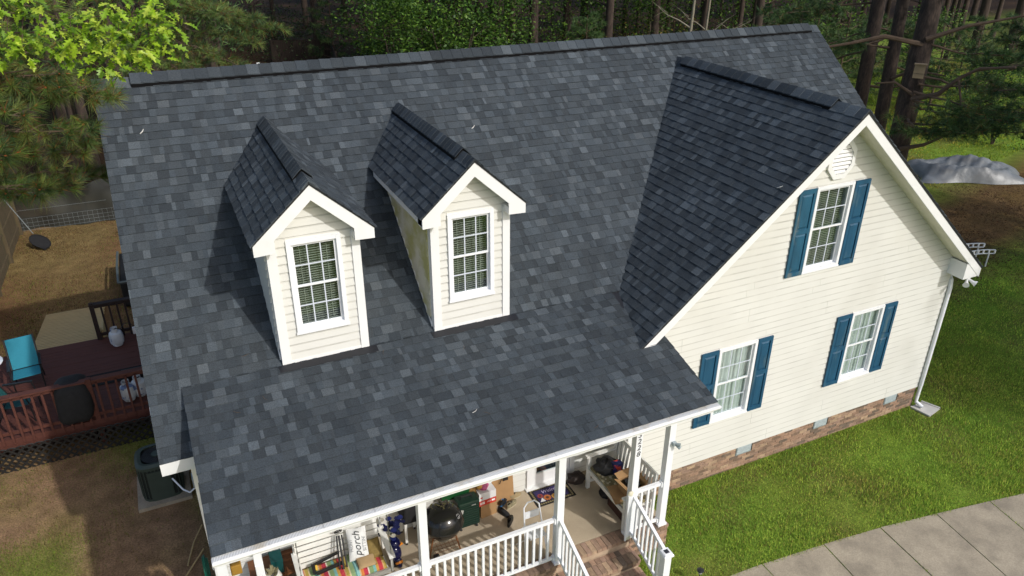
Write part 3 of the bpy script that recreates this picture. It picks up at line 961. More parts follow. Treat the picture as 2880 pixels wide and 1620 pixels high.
POSTS = [7.02, 6.40, 5.08, 2.94, .40]
def post_parts(x, y=-1.95, top=ZE-.135):
    p = MB().box(x, x+PW, y, y+PW, FLOOR, top).build('post', VINYL, porch)
    mb = MB(); mb.box(x-.025, x+PW+.025, y-.025, y+PW+.025, FLOOR+.001, FLOOR+.035); mb.box(x-.012, x+PW+.012, y-.012, y+PW+.012, FLOOR+.035, FLOOR+.05)
    mb.build('base_trim', VINYL, p)
    return p
posts = [post_parts(x) for x in POSTS]
def rail(xa, xb, y=-1.893, zt=1.385, zb=.60):
    r = MB().box(xa, xb, y-.028, y+.028, zt-.055, zt).box(xa, xb, y-.02, y+.02, zb-.045, zb)
    for xx in (xa, xb-.03):
        r.box(xx-.0005, xx+.0305, y-.042, y+.042, zt-.085, zt+.012); r.box(xx-.0005, xx+.0305, y-.034, y+.034, zb-.07, zb+.01)
    ro = r.build('railing', VINYL, porch)
    n = int(round((xb-xa)/.118)); 
    for i in range(1, n):
        xx = xa+(xb-xa)*i/n
        MB().box(xx-.018, xx+.018, y-.018, y+.018, zb-.002, zt-.053).build('baluster', VINYL, ro)
rail(POSTS[1]+PW, POSTS[0]); rail(POSTS[3]+PW, POSTS[2]); rail(POSTS[4]+PW, POSTS[3])
def stair_rail(x, y0, z0, y1, z1, cap):
    r = MB().bar((x, y0, z0), (x, y1, z1), .05, .05).bar((x, y0, z0-.74), (x, y1, z1-.74), .04, .045)
    ro = r.build('railing', VINYL, porch)
    n = 8
    for i in range(1, n):
        t = i/n; yy = y0+(y1-y0)*t; zz = z0+(z1-z0)*t
        MB().box(x-.017, x+.017, yy-.017, yy+.017, zz-.75, zz-.02).build('baluster', VINYL, ro)
    nw = MB().box(x-.055, x+.065, y1-.12, y1, -.35, z1-.06).build('newel_post', VINYL, porch)
    xc, yc = x+.005, y1-.06
    c = MB().box(xc-.085, xc+.085, yc-.085, yc+.085, z1-.06, z1-.03).prism([(xc-.085, yc-.085, z1-.03), (xc+.085, yc-.085, z1-.03), (xc+.055, yc-.085+.03, z1+.004), (xc-.055, yc-.055, z1+.004)], (0, .12, 0))
    c.box(xc-.07, xc+.07, yc-.07, yc+.07, z1-.03, z1-.002)
    co = c.build('post_cap', VINYL, nw)
    MB().box(xc-.035, xc+.035, yc-.035, yc+.035, z1+.003, z1+.009).build('solar_panel', mat('solar_cell', (.008, .012, .03), rough=.2), co)
stair_rail(6.46, -1.95, 1.33, -2.80, 1.00, True)
stair_rail(5.14, -1.95, 1.36, -2.80, 1.00, True)
# house number on the second post, lamp on the corner post
INK = mat('number_ink', hx('2f3338'), rough=.5)
for i, ch in enumerate('3228'):
    M = Matrix.Translation((POSTS[1]+PW/2-.004, -1.953, 2.53-i*.120)) @ Matrix.Rotation(math.pi/2, 4, 'X')
    text_mesh(ch, .135, INK, 'house_number', M, posts[1], shear=.18, label='dark numeral '+ch+' on the white porch post')
def small_flood(p):
    f = MB().box(p[0]-.03, p[0]+.03, p[1]-.02, p[1]+.03, p[2]-.03, p[2]+.03).build('floodlight', GALV, porch)
    for d in ((.5, -.7, .1), (.6, -.6, -.5)):
        MB().tube([p, V3(p)+V3(d)*.06, V3(p)+V3(d)*.11], [.012, .025, .032], 8).build('lamp_head', GALV, f)
small_flood((POSTS[0]+PW*.7, -1.985, 2.18))
# two white tubes of a folded gate leaning in front of the numbered post
g = thing('folded_gate', 'white tubular gate folded against the numbered porch post', 'gate', (6.36, -1.93, FLOOR))
CREAM = mat('aged_cream_plastic', (.68, .64, .50), rough=.5, var=.1)
for dx in (0, .035, .07):
    MB().tube([(6.335+dx, -1.985+dx*.3, FLOOR), (6.335+dx, -1.985+dx*.3, 1.42)], .017, 8).build('tube', VINYL, g, smooth=True)
MB().ell((6.37, -1.975, 1.44), (.055, .03, .05), 8, 5).build('hinge_cap', CREAM, g, smooth=True)
MB().box(6.33, 6.43, -1.99, -1.96, FLOOR+.001, FLOOR+.06).build('hinge_foot', CREAM, g)

# ------------------------------------------------------------------ things on the porch
WOODW = mat('white_painted_wood', (.72, .71, .66), rough=.6, var=.06, scale=6, stain=(.4, .37, .3), sstr=.3, sscale=8, slo=.6, shi=.8)
KRAFT = mat('cardboard', hx('b08a5e', .8), rough=.85, var=.08, scale=5)
CLOTHK = mat('black_cloth', (.010, .010, .011), rough=.85, var=.3, scale=12, bump=.4, bscale=30)
TAN = mat('tan_cloth', hx('b89b72', .8), rough=.9, var=.08, bump=.3, bscale=50)
PILW = mat('pillow_cloth', (.70, .70, .68), rough=.9, var=.05, bump=.2, bscale=30)
PAINTA = mat('painted_by_attribute', attr=True, rough=.6, var=.06)
CLOTHA = mat('cloth_by_attribute', attr=True, rough=.9, var=.08, bump=.25, bscale=40)
CHAIN = mat('steel_chain', (.35, .34, .32), rough=.4, metal=.8)
RUST = mat('rusty_copper_leg', hx('8a5a34', .8), rough=.55, metal=.3, var=.25, scale=30)

# porch swing
sw = thing('porch_swing', 'white slatted porch swing hanging from chains at the left of the porch', 'swing', (2.0, -1.05, .85))
SX = (1.38, 2.62)
for i in range(6):
    f = i/5
    MB().bar((SX[0], -.86+.11*f, 1.02+.46*f), (SX[1], -.86+.11*f, 1.02+.46*f), .018, .075, (0, .25, 1)).build('back_slat', WOODW, sw)
for i in range(6):
    y = -1.32+i*.083
    MB().box(SX[0], SX[1], y, y+.068, .905, .925).build('seat_slat', WOODW, sw)
MB().box(SX[0]-.02, SX[1]+.02, -1.365, -1.335, .86, .935).build('front_rail', WOODW, sw)
for x in (SX[0]-.035, SX[1]+.005):
    MB().prism([(x, -1.42, 1.175), (x, -1.38, 1.20), (x, -.78, 1.24), (x, -.74, 1.21), (x, -1.40, 1.155)], (.09, 0, 0)).build('arm_rest', WOODW, sw)
    MB().box(x+.03, x+.06, -1.36, -1.31, .86, 1.165).build('arm_post', WOODW, sw)
    MB().bar((x+.045, -.87, .88), (x+.045, -.72, 1.53), .03, .06, (0, 1, 0)).build('back_post', WOODW, sw)
    for y0 in (-1.34, -.80):
        ch_ = MB()
        n = 26
        for i in range(n):
            t = i/n
            p = V3((x+.045, y0+(-1.07-y0)*t*.7, 1.2+(3.0-1.2)*t)); q = V3((x+.045, y0+(-1.07-y0)*(t+1/n)*.7, 1.2+(3.0-1.2)*(t+1/n)))
            ch_.bar(p, q, .018 if i % 2 else .006, .006 if i % 2 else .018)
        ch_.build('chain', CHAIN, sw)
# striped seat cushion
STR = [('c8404a', 3), ('dfae74', 1), ('b9a24d', 2), ('d9c9a0', 1), ('8fa878', 3), ('5f8f8a', 1), ('8fc2bf', 2), ('cfb48a', 1), ('d4813f', 2), ('c23a4c', 3), ('e5d9c4', 1), ('88a06c', 3), ('7fb5b0', 2), ('c99a4a', 2)]
cells = []
while len(cells) < 60:
    for h, n in STR: cells += [hx(h, .85)]*n
cells = cells[:60]
mb = MB()
nx, ny = 60, 8
def cz(i, j):
    u, v = i/nx, j/ny
    e = min(1, min(v, 1-v)*6, min(u, 1-u)*40)
    tuft = .018*abs(math.sin(u*math.pi*4))**.5*(.6+.4*abs(math.sin(v*math.pi*2)))
    return .93+.02+.045*e**.5+tuft
vs = [(SX[0]+.02+(SX[1]-SX[0]-.04)*i/nx, -1.335+.47*j/ny, cz(i, j)) for j in range(ny+1) for i in range(nx+1)]
for j in range(ny):
    for i in range(nx):
        k = [j*(nx+1)+i, j*(nx+1)+i+1, (j+1)*(nx+1)+i+1, (j+1)*(nx+1)+i]
        mb.add([vs[q] for q in k], [(0, 1, 2, 3)], cells[i])
for j in (0, ny):
    for i in range(nx):
        a, b = vs[j*(nx+1)+i], vs[j*(nx+1)+i+1]
        mb.add([a, b, (b[0], b[1], .93), (a[0], a[1], .93)], [(0, 1, 2, 3)], cells[i])
tag(mb.build('seat_cushion', CLOTHA), 'tufted seat cushion with red, orange, green and teal stripes on the swing', 'cushion')
def pillow(name, c, hx_, hy_, th_, rotm, m, label, n=10):
    mb = MB()
    vs = []
    for s in (1, -1):
        for j in range(n+1):
            for i in range(n+1):
                u, v = i/n*2-1, j/n*2-1
                e = max(0, (1-u**4)*(1-v**4))**.6
                pin = 1-.07*(1-abs(u*v))*(abs(u)**3+abs(v)**3)
                vs.append(np.array(rotm) @ V3((u*hx_*pin, v*hy_*pin, s*th_*e))+V3(c))
    fs = []
    o = (n+1)**2
    for j in range(n):
        for i in range(n):
            k = j*(n+1)+i
            fs.append((k, k+1, k+n+2, k+n+1)); fs.append((o+k, o+k+n+1, o+k+n+2, o+k+1))
    return tag(mb.add(vs, fs).build(name, m, smooth=True), label, 'pillow')
R1 = (Matrix.Rotation(math.radians(-8), 3, 'Z') @ Matrix.Rotation(math.radians(58), 3, 'X'))
pw_ = pillow('throw_pillow', (2.27, -.985, 1.235), .145, .24, .055, R1, PILW, 'white throw pillow with grey script lettering leaning on the swing')
MI = mat('pillow_ink', hx('3d4042'), rough=.9)
MI2 = mat('pillow_ink_pale', hx('8f9090'), rough=.9)
def on_pillow(dx, dy): 
    return Matrix.Translation((2.27, -.985, 1.235)) @ R1.to_4x4() @ Matrix.Translation((dx, dy, .060)) @ Matrix.Rotation(math.pi/2, 4, 'Z')
text_mesh('porch', .15, MI, 'lettering', on_pillow(-.005, .01), pw_, shear=.35)
text_mesh("SITTIN'", .07, MI2, 'lettering', on_pillow(.095, .0), pw_)
text_mesh('FRONT', .055, MI2, 'lettering', on_pillow(-.09, .0), pw_)
pillow('throw_pillow', (2.49, -1.03, 1.09), .11, .15, .05, Matrix.Rotation(math.radians(35), 3, 'X'), mat('brown_gold_cloth', hx('8a7440', .8), rough=.9, var=.2, scale=20), 'brown gold pillow against the right arm of the swing')
pillow('throw_pillow', (2.33, -1.20, 1.06), .13, .10, .03, Matrix.Rotation(math.radians(12), 3, 'X'), TAN, 'flat tan pillow lying on the striped cushion')
# black folding tripod on the swing
tp = thing('folded_tripod', 'black folded tripod stand leaning on the slats of the swing', 'tripod', (2.0, -1.1, 1.02))
for dx, r in ((-.035, .012), (.0, .015), (.04, .012)):
    MB().tube([(2.0+dx*1.4, -1.17+abs(dx)*.5, 1.02), (2.03+dx, -.90, 1.42)], r, 6).build('leg', BLACKM, tp, smooth=True)
MB().tube([(2.03+.055*math.cos(a*.5236), -.87-.03*math.sin(a*.5236), 1.47+.055*math.sin(a*.5236)) for a in range(13)], .006, 5).build('ring', BLACKM, tp)
MB().bar((1.97, -.88, 1.47), (2.09, -.88, 1.49), .012, .012).build('cross_bar', BLACKM, tp)
MB().box(1.99, 2.07, -.86, -.82, 1.50, 1.56).build('head', mat('bronze_head', hx('4a352c'), rough=.5), tp)
# black hand tool
tl_ = thing('hedge_trimmer', 'black hand tool with a yellow grip lying on the striped cushion', 'tool', (1.78, -1.05, 1.03))
MB().bar((1.62, -1.12, 1.05), (2.0, -1.08, 1.06), .045, .035).build('blade_cover', BLACK, tl_)
MB().bar((1.60, -.99, 1.10), (2.0, -.92, 1.13), .035, .03).build('bar', BLACK, tl_)
MB().bar((1.60, -1.12, 1.06), (1.60, -.98, 1.11), .05, .04).build('handle', BLACK, tl_)
MB().bar((1.635, -1.09, 1.085), (1.64, -1.02, 1.11), .03, .03).build('grip', mat('yellow_plastic', hx('d8b24a'), rough=.5), tl_)

# left end clutter: amber lantern, white pot, teal tin, brown crate
ln_ = thing('lantern', 'amber glass lantern hanging near the left corner post', 'lantern', (.60, -1.25, 1.70))
AMB = mat('amber_glass', hx('b48a3a', .8), rough=.25, var=.1)
MB().box(.53, .67, -1.32, -1.20, 1.70, 1.86).build('glass_box', AMB, ln_, bevel=.01)
MB().box(.55, .65, -1.30, -1.22, 1.862, 1.89).build('cap', mat('brass', hx('9a7a3a'), rough=.4, metal=.6), ln_)
MB().tube([(.60, -1.26, 1.89), (.60, -1.26, 3.0)], .004, 5).build('cord', BLACK, ln_)
wp = thing('planter', 'white rounded planter of dry leaves left of the swing', 'planter', (1.02, -.95, .95))
MB().lathe([(.08, .9), (.13, .97), (.15, 1.08), (.12, 1.16), (.10, 1.17), (.09, 1.10)], (1.02, -.95, 0), 16).build('pot', WOODW, wp, smooth=True)
MB().box(.86, 1.18, -1.1, -.8, .48, .9).build('stand', mat('brown_crate', hx('5a4630'), rough=.8), wp)
lf = MB()
for i in range(26):
    a = RND.uniform(0, 6.28); r = RND.uniform(.06, .16); z = RND.uniform(1.14, 1.26)
    p = V3((1.06+.02*math.cos(a), -.95, 1.14)); q = V3((1.06+r*math.cos(a), -.95+r*math.sin(a), z))
    lf.prism([p, (p+q)/2+V3((.02, .012, .01)), q, (p+q)/2-V3((.02, .012, -.01))], (0, 0, .003))
lf.build('dry_leaf', mat('dry_leaf', hx('8c8462', .8), rough=.8), wp)
tag(MB().box(1.06, 1.22, -.72, -.50, .88, 1.10).box(1.055, 1.225, -.725, -.495, 1.09, 1.13).build('tin_box', mat('teal_tin', hx('0f4f4f', .8), rough=.4)), 'teal tin box on the shelf behind the white planter', 'box')
sh_ = thing('shelf', 'low brown wooden shelf along the wall left of the swing', 'shelf', (1.2, -.45, FLOOR))
MB().box(.75, 1.70, -.75, -.28, .83, .872).build('shelf_board', mat('brown_wood', hx('7a4c2c', .8), rough=.6, var=.2, scale=10, stretch=(1, 6, 6)), sh_)
for x in (.78, 1.64):
    MB().box(x, x+.04, -.72, -.30, FLOOR, .83).build('side_panel', WOODW, sh_)

# navy flowers in a glazed planter
NAVY = mat('navy_glaze', hx('0b0f38'), rough=.12, var=.1)
ORG = mat('orange_glaze', hx('d98324'), rough=.3)
fl = thing('flower_planter', 'glossy navy ceramic planter with orange trim holding blue and white flowers', 'planter', (2.84, -.86, FLOOR))
MB().ell((2.84, -.88, .70), (.105, .105, .16), 14, 9).build('pot', NAVY, fl, smooth=True)
MB().lathe([(.07, .83), (.10, .88), (.085, .94), (.06, .96)], (2.84, -.86, 0), 12).build('neck', NAVY, fl, smooth=True)
MB().tube([(2.86, -.95, .62), (2.87, -1.00, .575), (2.875, -1.03, .53)], [.06, .05, .028], 10).build('spout', NAVY, fl, smooth=True)
MB().tube([(2.866, -.975, .60), (2.870, -1.0, .575)], [.066, .056], 10).build('spout_band', ORG, fl)
for s in (-1, 1):
    MB().prism([(2.84+s*.07, -.93, .86), (2.84+s*.13, -.93, .88), (2.84+s*.10, -.93, .93)], (0, .02, 0)).build('trim', ORG, fl)
MB().box(2.76, 2.92, -.95, -.79, FLOOR, .55).build('plinth', BLACK, fl)
PET = mat('petals', attr=True, rough=.75, var=.15)
for i in range(46):
    a = RND.uniform(0, 6.28); r = .19*math.sqrt(RND.random()); z = 1.0+RND.uniform(.02, .26)
    c = V3((2.84+r*math.cos(a), -.80+r*math.sin(a)*.9, z))
    white = RND.random() < .17
    R_ = RND.uniform(.028, .042)*(1.0 if white else 1.1)
    colr = hx('cfcabb', .85) if white else RND.choice([hx('141c52'), hx('1c2768'), hx('0e1440')])
    pf_ = MB()
    for ring, (nr, rr, zz) in enumerate(((7, 1.0, 0), (5, .6, .35))):
        for k in range(nr):
            t = 6.283*(k+ring*.5)/nr
            p = c+V3((math.cos(t), math.sin(t), 0))*R_*rr+V3((0, 0, R_*zz+.008))
            q = V3((-math.sin(t), math.cos(t), 0))*R_*.45*rr
            b_0 = c+V3((0, 0, R_*zz))
            pf_.add([b_0-q*.3, p-q+V3((0, 0, -.004)), p*1.0+V3((math.cos(t), math.sin(t), .2))*R_*.2, p+q+V3((0, 0, -.004)), b_0+q*.3], [(0, 1, 2, 3, 4)], colr)
    pf_.build('flower', PET, fl)
stm = MB()
for i in range(14):
    a = RND.uniform(0, 6.28)
    stm.tube([(2.84, -.86, .92), (2.84+.10*math.cos(a), -.81+.10*math.sin(a), 1.12)], .004, 4)
stm.build('stems', mat('stem_green', hx('2d3f1c'), rough=.8), fl)

# kettle grill
kg = thing('kettle_grill', 'black kettle barbecue with an ash pan and rusty legs behind the middle railing', 'grill', (3.60, -.93, FLOOR))
KM = mat('black_enamel', (.010, .010, .010), rough=.16, var=.25, scale=4, stain=hx('3a3a22', .5), sstr=.5, sscale=5, slo=.55, shi=.7)
kc = V3((3.62, -.93, 1.08)); ks = 1.17
MB().lathe([(r*ks, z*ks) for r, z in ((.02, -.225), (.10, -.215), (.17, -.18), (.235, -.11), (.27, -.03), (.278, .0), (.272, .004))], kc, 28).build('bowl', KM, kg, smooth=True)
lid = MB().lathe([(r*ks, z*ks) for r, z in ((.283, -.012), (.286, .0), (.280, .012), (.262, .085), (.22, .155), (.15, .205), (.07, .228), (.005, .232))], kc, 28).build('lid', KM, kg, smooth=True)
MB().tube([kc+V3((.03, .02, .265)), kc+V3((.0, .03, .34)), kc+V3((.10, .06, .35)), kc+V3((.12, .06, .235))], .011, 6).build('lid_handle', mat('wood_handle', hx('2b2118'), rough=.7), lid)
nv = V3((.55, -.52, .62)); nv /= np.linalg.norm(nv)
vq = Vector(nv).to_track_quat('Z', 'Y').to_matrix()
vc = kc+V3((.165, -.145, .142))*ks
MB().lathe([(.040, .0), (.040, .006), (.001, .007)], vc, 14, rot=vq).build('vent_plate', mat('aluminium', (.55, .54, .52), rough=.4, metal=.7), lid)
vh = MB()
for k in range(6):
    t = 6.283*k/6
    p = np.array(vq) @ V3((.023*math.cos(t), .023*math.sin(t), .009))
    vh.lathe([(.008, 0), (.008, .001)], vc+p, 6, rot=vq)
vh.build('vent_holes', BLACK, lid)
for a in (200, 320, 80):
    t = math.radians(a)
    MB().tube([kc+V3((.19*math.cos(t), .19*math.sin(t), -.16)), (kc[0]+.29*math.cos(t), kc[1]+.29*math.sin(t), FLOOR+.03)], .013, 7).build('leg', RUST, kg, smooth=True)
ap = MB().lathe([(.115, -.33), (.125, -.25), (.06, -.235), (.05, -.20)], kc, 18).build('ash_pan', mat('dull_aluminium', (.22, .20, .16), rough=.4, metal=.6, var=.3, scale=14), kg, smooth=True)
rk = MB()
for i in range(7):
    o = -.2+i*.066
    rk.bar((kc[0]+o, kc[1]-.2, .66), (kc[0]+o, kc[1]+.2, .66), .005, .005); rk.bar((kc[0]-.2, kc[1]+o, .664), (kc[0]+.2, kc[1]+o, .664), .005, .005)
rk.build('bottom_rack', RUST, kg)
for s in (-1, 1):
    MB().tube([(kc[0]-.20+s*.02, kc[1]-.2, FLOOR+.075), (kc[0]-.17+s*.02, kc[1]-.2, FLOOR+.075)], .072, 14).build('wheel', BLACK, kg)
lv = MB()
for i in range(34):
    a = RND.uniform(0, 6.28); r = .19*math.sqrt(RND.random())
    z = .285-.9*r*r*2
    c = kc+V3((r*math.cos(a)+.02, r*math.sin(a)+.05, z)); d = V3((math.cos(a*3), math.sin(a*3), .15))*.03; e = V3((-math.sin(a*3), math.cos(a*3), .1))*.017
    lv.add([c-d, c+e, c+d, c-e], [(0, 1, 2, 3)])
lv.build('fallen_leaves', mat('olive_leaf', hx('5a5632', .7), rough=.8), lid)

# cart on casters behind the fourth post
ct = thing('covered_cart', 'black covered cart on caster legs behind the grill', 'cart', (3.24, -.40, FLOOR))
MB().prism([(3.08, -.62, .92), (3.40, -.62, .92), (3.34, -.62, 1.45), (3.12, -.62, 1.45)], (0, .36, 0)).build('cover', CLOTHK, ct, bevel=.03)
for x in (3.12, 3.34):
    for y in (-.58, -.30):
        l = MB().box(x-.02, x+.02, y-.02, y+.02, FLOOR+.05, .93).build('leg', WOODW, ct)
        MB().tube([(x-.012, y, FLOOR+.03), (x+.012, y, FLOOR+.03)], .03, 10).build('caster', BLACK, l)

# suitcase
sc_ = thing('suitcase', 'dark green ribbed hard shell suitcase on four casters', 'suitcase', (4.15, -.58, FLOOR))
GRN = mat('green_shell', hx('0c2e22', .8), rough=.32, var=.1)
s0 = MB().box(3.97, 4.35, -.70, -.47, FLOOR+.06, FLOOR+.58).build('shell', GRN, sc_, bevel=.03)
for i in range(10):
    z = FLOOR+.10+i*.047
    MB().bar((3.985, -.704, z), (4.335, -.704, z), .008, .018).build('rib', GRN, s0)
MB().box(4.20, 4.27, -.712, -.70, FLOOR+.50, FLOOR+.515).build('badge', mat('aluminium'), s0)
MB().tube([(4.05, -.59, FLOOR+.575), (4.06, -.59, FLOOR+.63), (4.24, -.59, FLOOR+.63), (4.25, -.59, FLOOR+.575)], .012, 6).build('top_handle', BLACK, sc_)
for x in (4.02, 4.30):
    for y in (-.67, -.50):
        MB().tube([(x-.012, y, FLOOR+.03), (x+.012, y, FLOOR+.03)], .03, 10).build('wheel', BLACK, sc_)
tg = MB().prism([(3.95, -.735, .86), (4.02, -.735, .82), (4.05, -.735, .95), (3.985, -.735, .98)], (0, .012, 0)).build('luggage_tag', mat('tag_grey', (.42, .41, .38), rough=.6), sc_)

def carton(name, c, sx, sy, sz, rz, m, label, flaps=True, cat='box', band=None):
    t = thing(name, label, cat, c, rz)
    b = MB()
    w = .005
    b.box(-sx, sx, -sy, -sy+w, 0, sz); b.box(-sx, sx, sy-w, sy, 0, sz); b.box(-sx, -sx+w, -sy+w, sy-w, 0, sz); b.box(sx-w, sx, -sy+w, sy-w, 0, sz); b.box(-sx+w, sx-w, -sy+w, sy-w, 0, w)
    bo = b.build('carton_body', m, t, local=True)
    if flaps:
        for s in (-1, 1):
            MB().prism([(-sx, s*sy, sz), (sx, s*sy, sz), (sx, s*(sy+sy*.75), sz+.04), (-sx, s*(sy+sy*.75), sz+.04)], (0, 0, .004)).build('flap', m, t, local=True)
            MB().prism([(s*sx, -sy, sz), (s*sx, sy, sz), (s*(sx+.10), sy, sz+.06), (s*(sx+.10), -sy, sz+.06)], (0, 0, .004)).build('flap', m, t, local=True)
    else:
        MB().box(-sx+.001, sx-.001, -sy+.001, sy-.001, sz-.006, sz-.001).build('lid', m, t, local=True)
    if band:
        MB().box(-sx-.002, sx+.002, -sy-.002, sy+.002, band[0], band[1]).build('printed_band', band[2], t, local=True)
    return t
carton('cardboard_box', (4.56, -.42, FLOOR), .145, .13, .27, .08, KRAFT, 'plain brown carton on the floor under the red and white box', flaps=False)
RED = mat('red_print', hx('c93a2a', .85), rough=.6)
WBX = mat('white_print', (.68, .67, .66), rough=.6, var=.05)
fb = carton('printed_carton', (4.54, -.42, FLOOR+.272), .155, .135, .26, .05, WBX, 'red and white printed carton stacked on the brown carton', flaps=False, band=(.0, .11, RED))
WINK = mat('white_ink', (.75, .74, .72), rough=.6)
for k, (x0_, x1_, z0_, z1_) in enumerate(((-.135, -.123, .03, .085), (-.115, -.10, .03, .08), (-.092, -.078, .032, .088), (-.07, -.056, .03, .082), (-.01, .06, .048, .056), (.0, .05, .066, .072), (.075, .135, .04, .078))):
    MB().box(x0_, x1_, -.1385, -.1372, z0_, z1_).build('printed_mark', WINK, fb, local=True)
MB().box(-.13, -.09, -.1368, -.135, .16, .185).build('printed_mark', RED, fb, local=True)
def bundle(name, c, r, m, label, cat, n=7, seed=1, flat=.7):
    rr = random.Random(seed)
    mb = MB()
    mb.ell(c, (r, r*.85, r*flat), 14, 9)
    nv_ = []
    for v in mb.v:
        k = 1+.22*(rr.random()-.5)+.12*math.sin(v[0]*40+seed)*math.sin(v[2]*35+seed)
        nv_.append(tuple(np.array(c)+(np.array(v)-np.array(c))*k))
    mb.v = nv_
    return tag(mb.build(name, m, smooth=False), label, cat)
bundle('plastic_bag', (4.50, -.45, 1.08), .10, mat('pink_yellow_bag', hx('c25a86', .8), rough=.4, var=.2, stain=hx('e8b04a'), sstr=.95, sscale=9, slo=.48, shi=.55), 'crumpled pink and yellow bag on the red and white carton', 'bag', seed=3)
bundle('plastic_bag', (4.62, -.40, 1.10), .075, mat('white_bag', (.66, .67, .70), rough=.4, var=.1), 'small white bag on top of the red and white carton', 'bag', seed=5)
bundle('paper_bag', (4.34, -.36, .98), .13, mat('brown_paper', hx('8a6a3a', .8), rough=.8, var=.25, scale=14), 'crumpled brown paper bag behind the green suitcase', 'bag', seed=8)
gb = carton('flat_box', (4.04, -.33, .86), .24, .09, .20, 0, WBX, 'green and white flat box standing behind the suitcase', flaps=False, band=(.10, .202, mat('green_print', hx('155a2c', .8), rough=.5)))
carton('box_stand', (4.04, -.33, FLOOR), .22, .085, .38, 0, KRAFT, 'brown carton against the wall under the green and white box', flaps=False)
kb = tag(MB().bar((4.92, -.36, FLOOR), (4.92, -.25, 1.30), .40, .035, (0, 1, 0)).build('flattened_carton', KRAFT), 'tall flattened brown carton with black printed marks leaning on the wall', 'carton')
for z in (1.08, .93):
    MB().prism([(4.93, -.362+.1*(z-.5), z), (5.02, -.362+.1*(z-.5), z), (5.02, -.352+.1*(z-.4), z+.10), (4.93, -.352+.1*(z-.4), z+.10)], (0, -.022, 0)).build('printed_mark', BLACK, kb)
MB().tube([(4.86, -.345, .90), (4.90, -.352, 1.03), (4.97, -.345, 1.05), (5.06, -.34, 1.035)], .008, 5).build('printed_arc', BLACK, kb)
# shoes
def shoe(c, rz, m, ms, label, boot=False, tip=0.0):
    t = thing('shoe', label, 'shoe', c, rz)
    t.rotation_euler = (tip, 0, rz)
    so = MB()
    n = 16
    outl = []
    for k in range(n):
        a = 6.283*k/n
        x = .135*math.cos(a); w = .045*(1+.18*math.cos(a)) if math.cos(a) > 0 else .038
        outl.append((x, w*math.sin(a)))
    so.prism([(x, y, 0) for x, y in outl], (0, 0, .022))
    so.build('sole', ms, t, local=True)
    up = MB()
    rings = [(.022, .96, 0), (.05, .92, 0), (.075, .72, -.035), (.095, .52, -.06), (.15 if boot else .10, .48, -.065)]
    vs = []
    for z, k, off in rings:
        for x, y in outl: vs.append((x*k+off, y*min(1, k+.15), z))
    fs = []
    for i in range(len(rings)-1):
        for k in range(n):
            k2 = (k+1) % n
            fs.append((i*n+k, i*n+k2, (i+1)*n+k2, (i+1)*n+k))
    up.add(vs, fs).build('upper', m, t, local=True, smooth=True)
    for i in range(4):
        MB().bar((.03-.03*i, -.02, .072+.012*i), (.03-.03*i, .02, .072+.012*i), .006, .006).build('lace', ms if not boot else BLACK, t, local=True)
    return t
SOLE = mat('pale_sole', hx('b7ad93', .8), rough=.7)
BLU = mat('blue_lace', hx('2b7ec2', .8), rough=.6)
shoe((4.93, -.36, FLOOR+.001), .7, CLOTHK, BLU, 'black running shoe with bright blue soles near the door')
shoe((5.02, -.49, FLOOR+.001), .5, mat('grey_tan_shoe', hx('8d8468', .8), rough=.8, var=.3, scale=25), SOLE, 'grey tan running shoe beside the black and blue shoe')
shoe((4.81, -.62, FLOOR+.001), -1.1, CLOTHK, BLACK, 'black slip on shoe pointing towards the railing')
shoe((4.83, -.83, FLOOR+.001), .9, mat('olive_black_boot', hx('23221a', .8), rough=.8), BLACK, 'dark olive shoe lying closest to the railing')
shoe((5.16, -.33, FLOOR+.001), .2, mat('beige_shoe', hx('a3906c', .8), rough=.8), SOLE, 'beige shoe beside the welcome mat')
# welcome mat
wm = thing('welcome_mat', 'dark doormat with scroll border, sunflowers and the word Welcome', 'doormat', (5.77, -.53, FLOOR))
mx0, mx1, my0, my1 = 5.40, 6.15, -.73, -.28
MB().box(mx0, mx1, my0, my1, FLOOR+.001, FLOOR+.010).build('mat_base', mat('mat_rubber', hx('1c1a16'), rough=.9), wm)
MB().box(mx0+.09, mx1-.09, my0+.08, my1-.08, FLOOR+.0102, FLOOR+.012).build('printed_field', mat('mat_purple', hx('2c2352', .9), rough=.9, var=.3, scale=12), wm)
bd = MB()
n = 16
for i in range(n):
    for yy in (my0+.042, my1-.042):
        x = mx0+.03+(mx1-mx0-.06)*(i+.5)/n
        bd.lathe([(.019, 0), (.019, .0012), (.009, .0014), (.008, .0002)], (x, yy, FLOOR+.0102), 8)
for i in range(8):
    for xx in (mx0+.045, mx1-.045):
        y = my0+.06+(my1-my0-.12)*(i+.5)/8
        bd.lathe([(.019, 0), (.019, .0012), (.009, .0014)], (xx, y, FLOOR+.0102), 8)
bd.build('scroll_border', mat('mat_scroll', hx('8c7f5c', .8), rough=.9), wm)
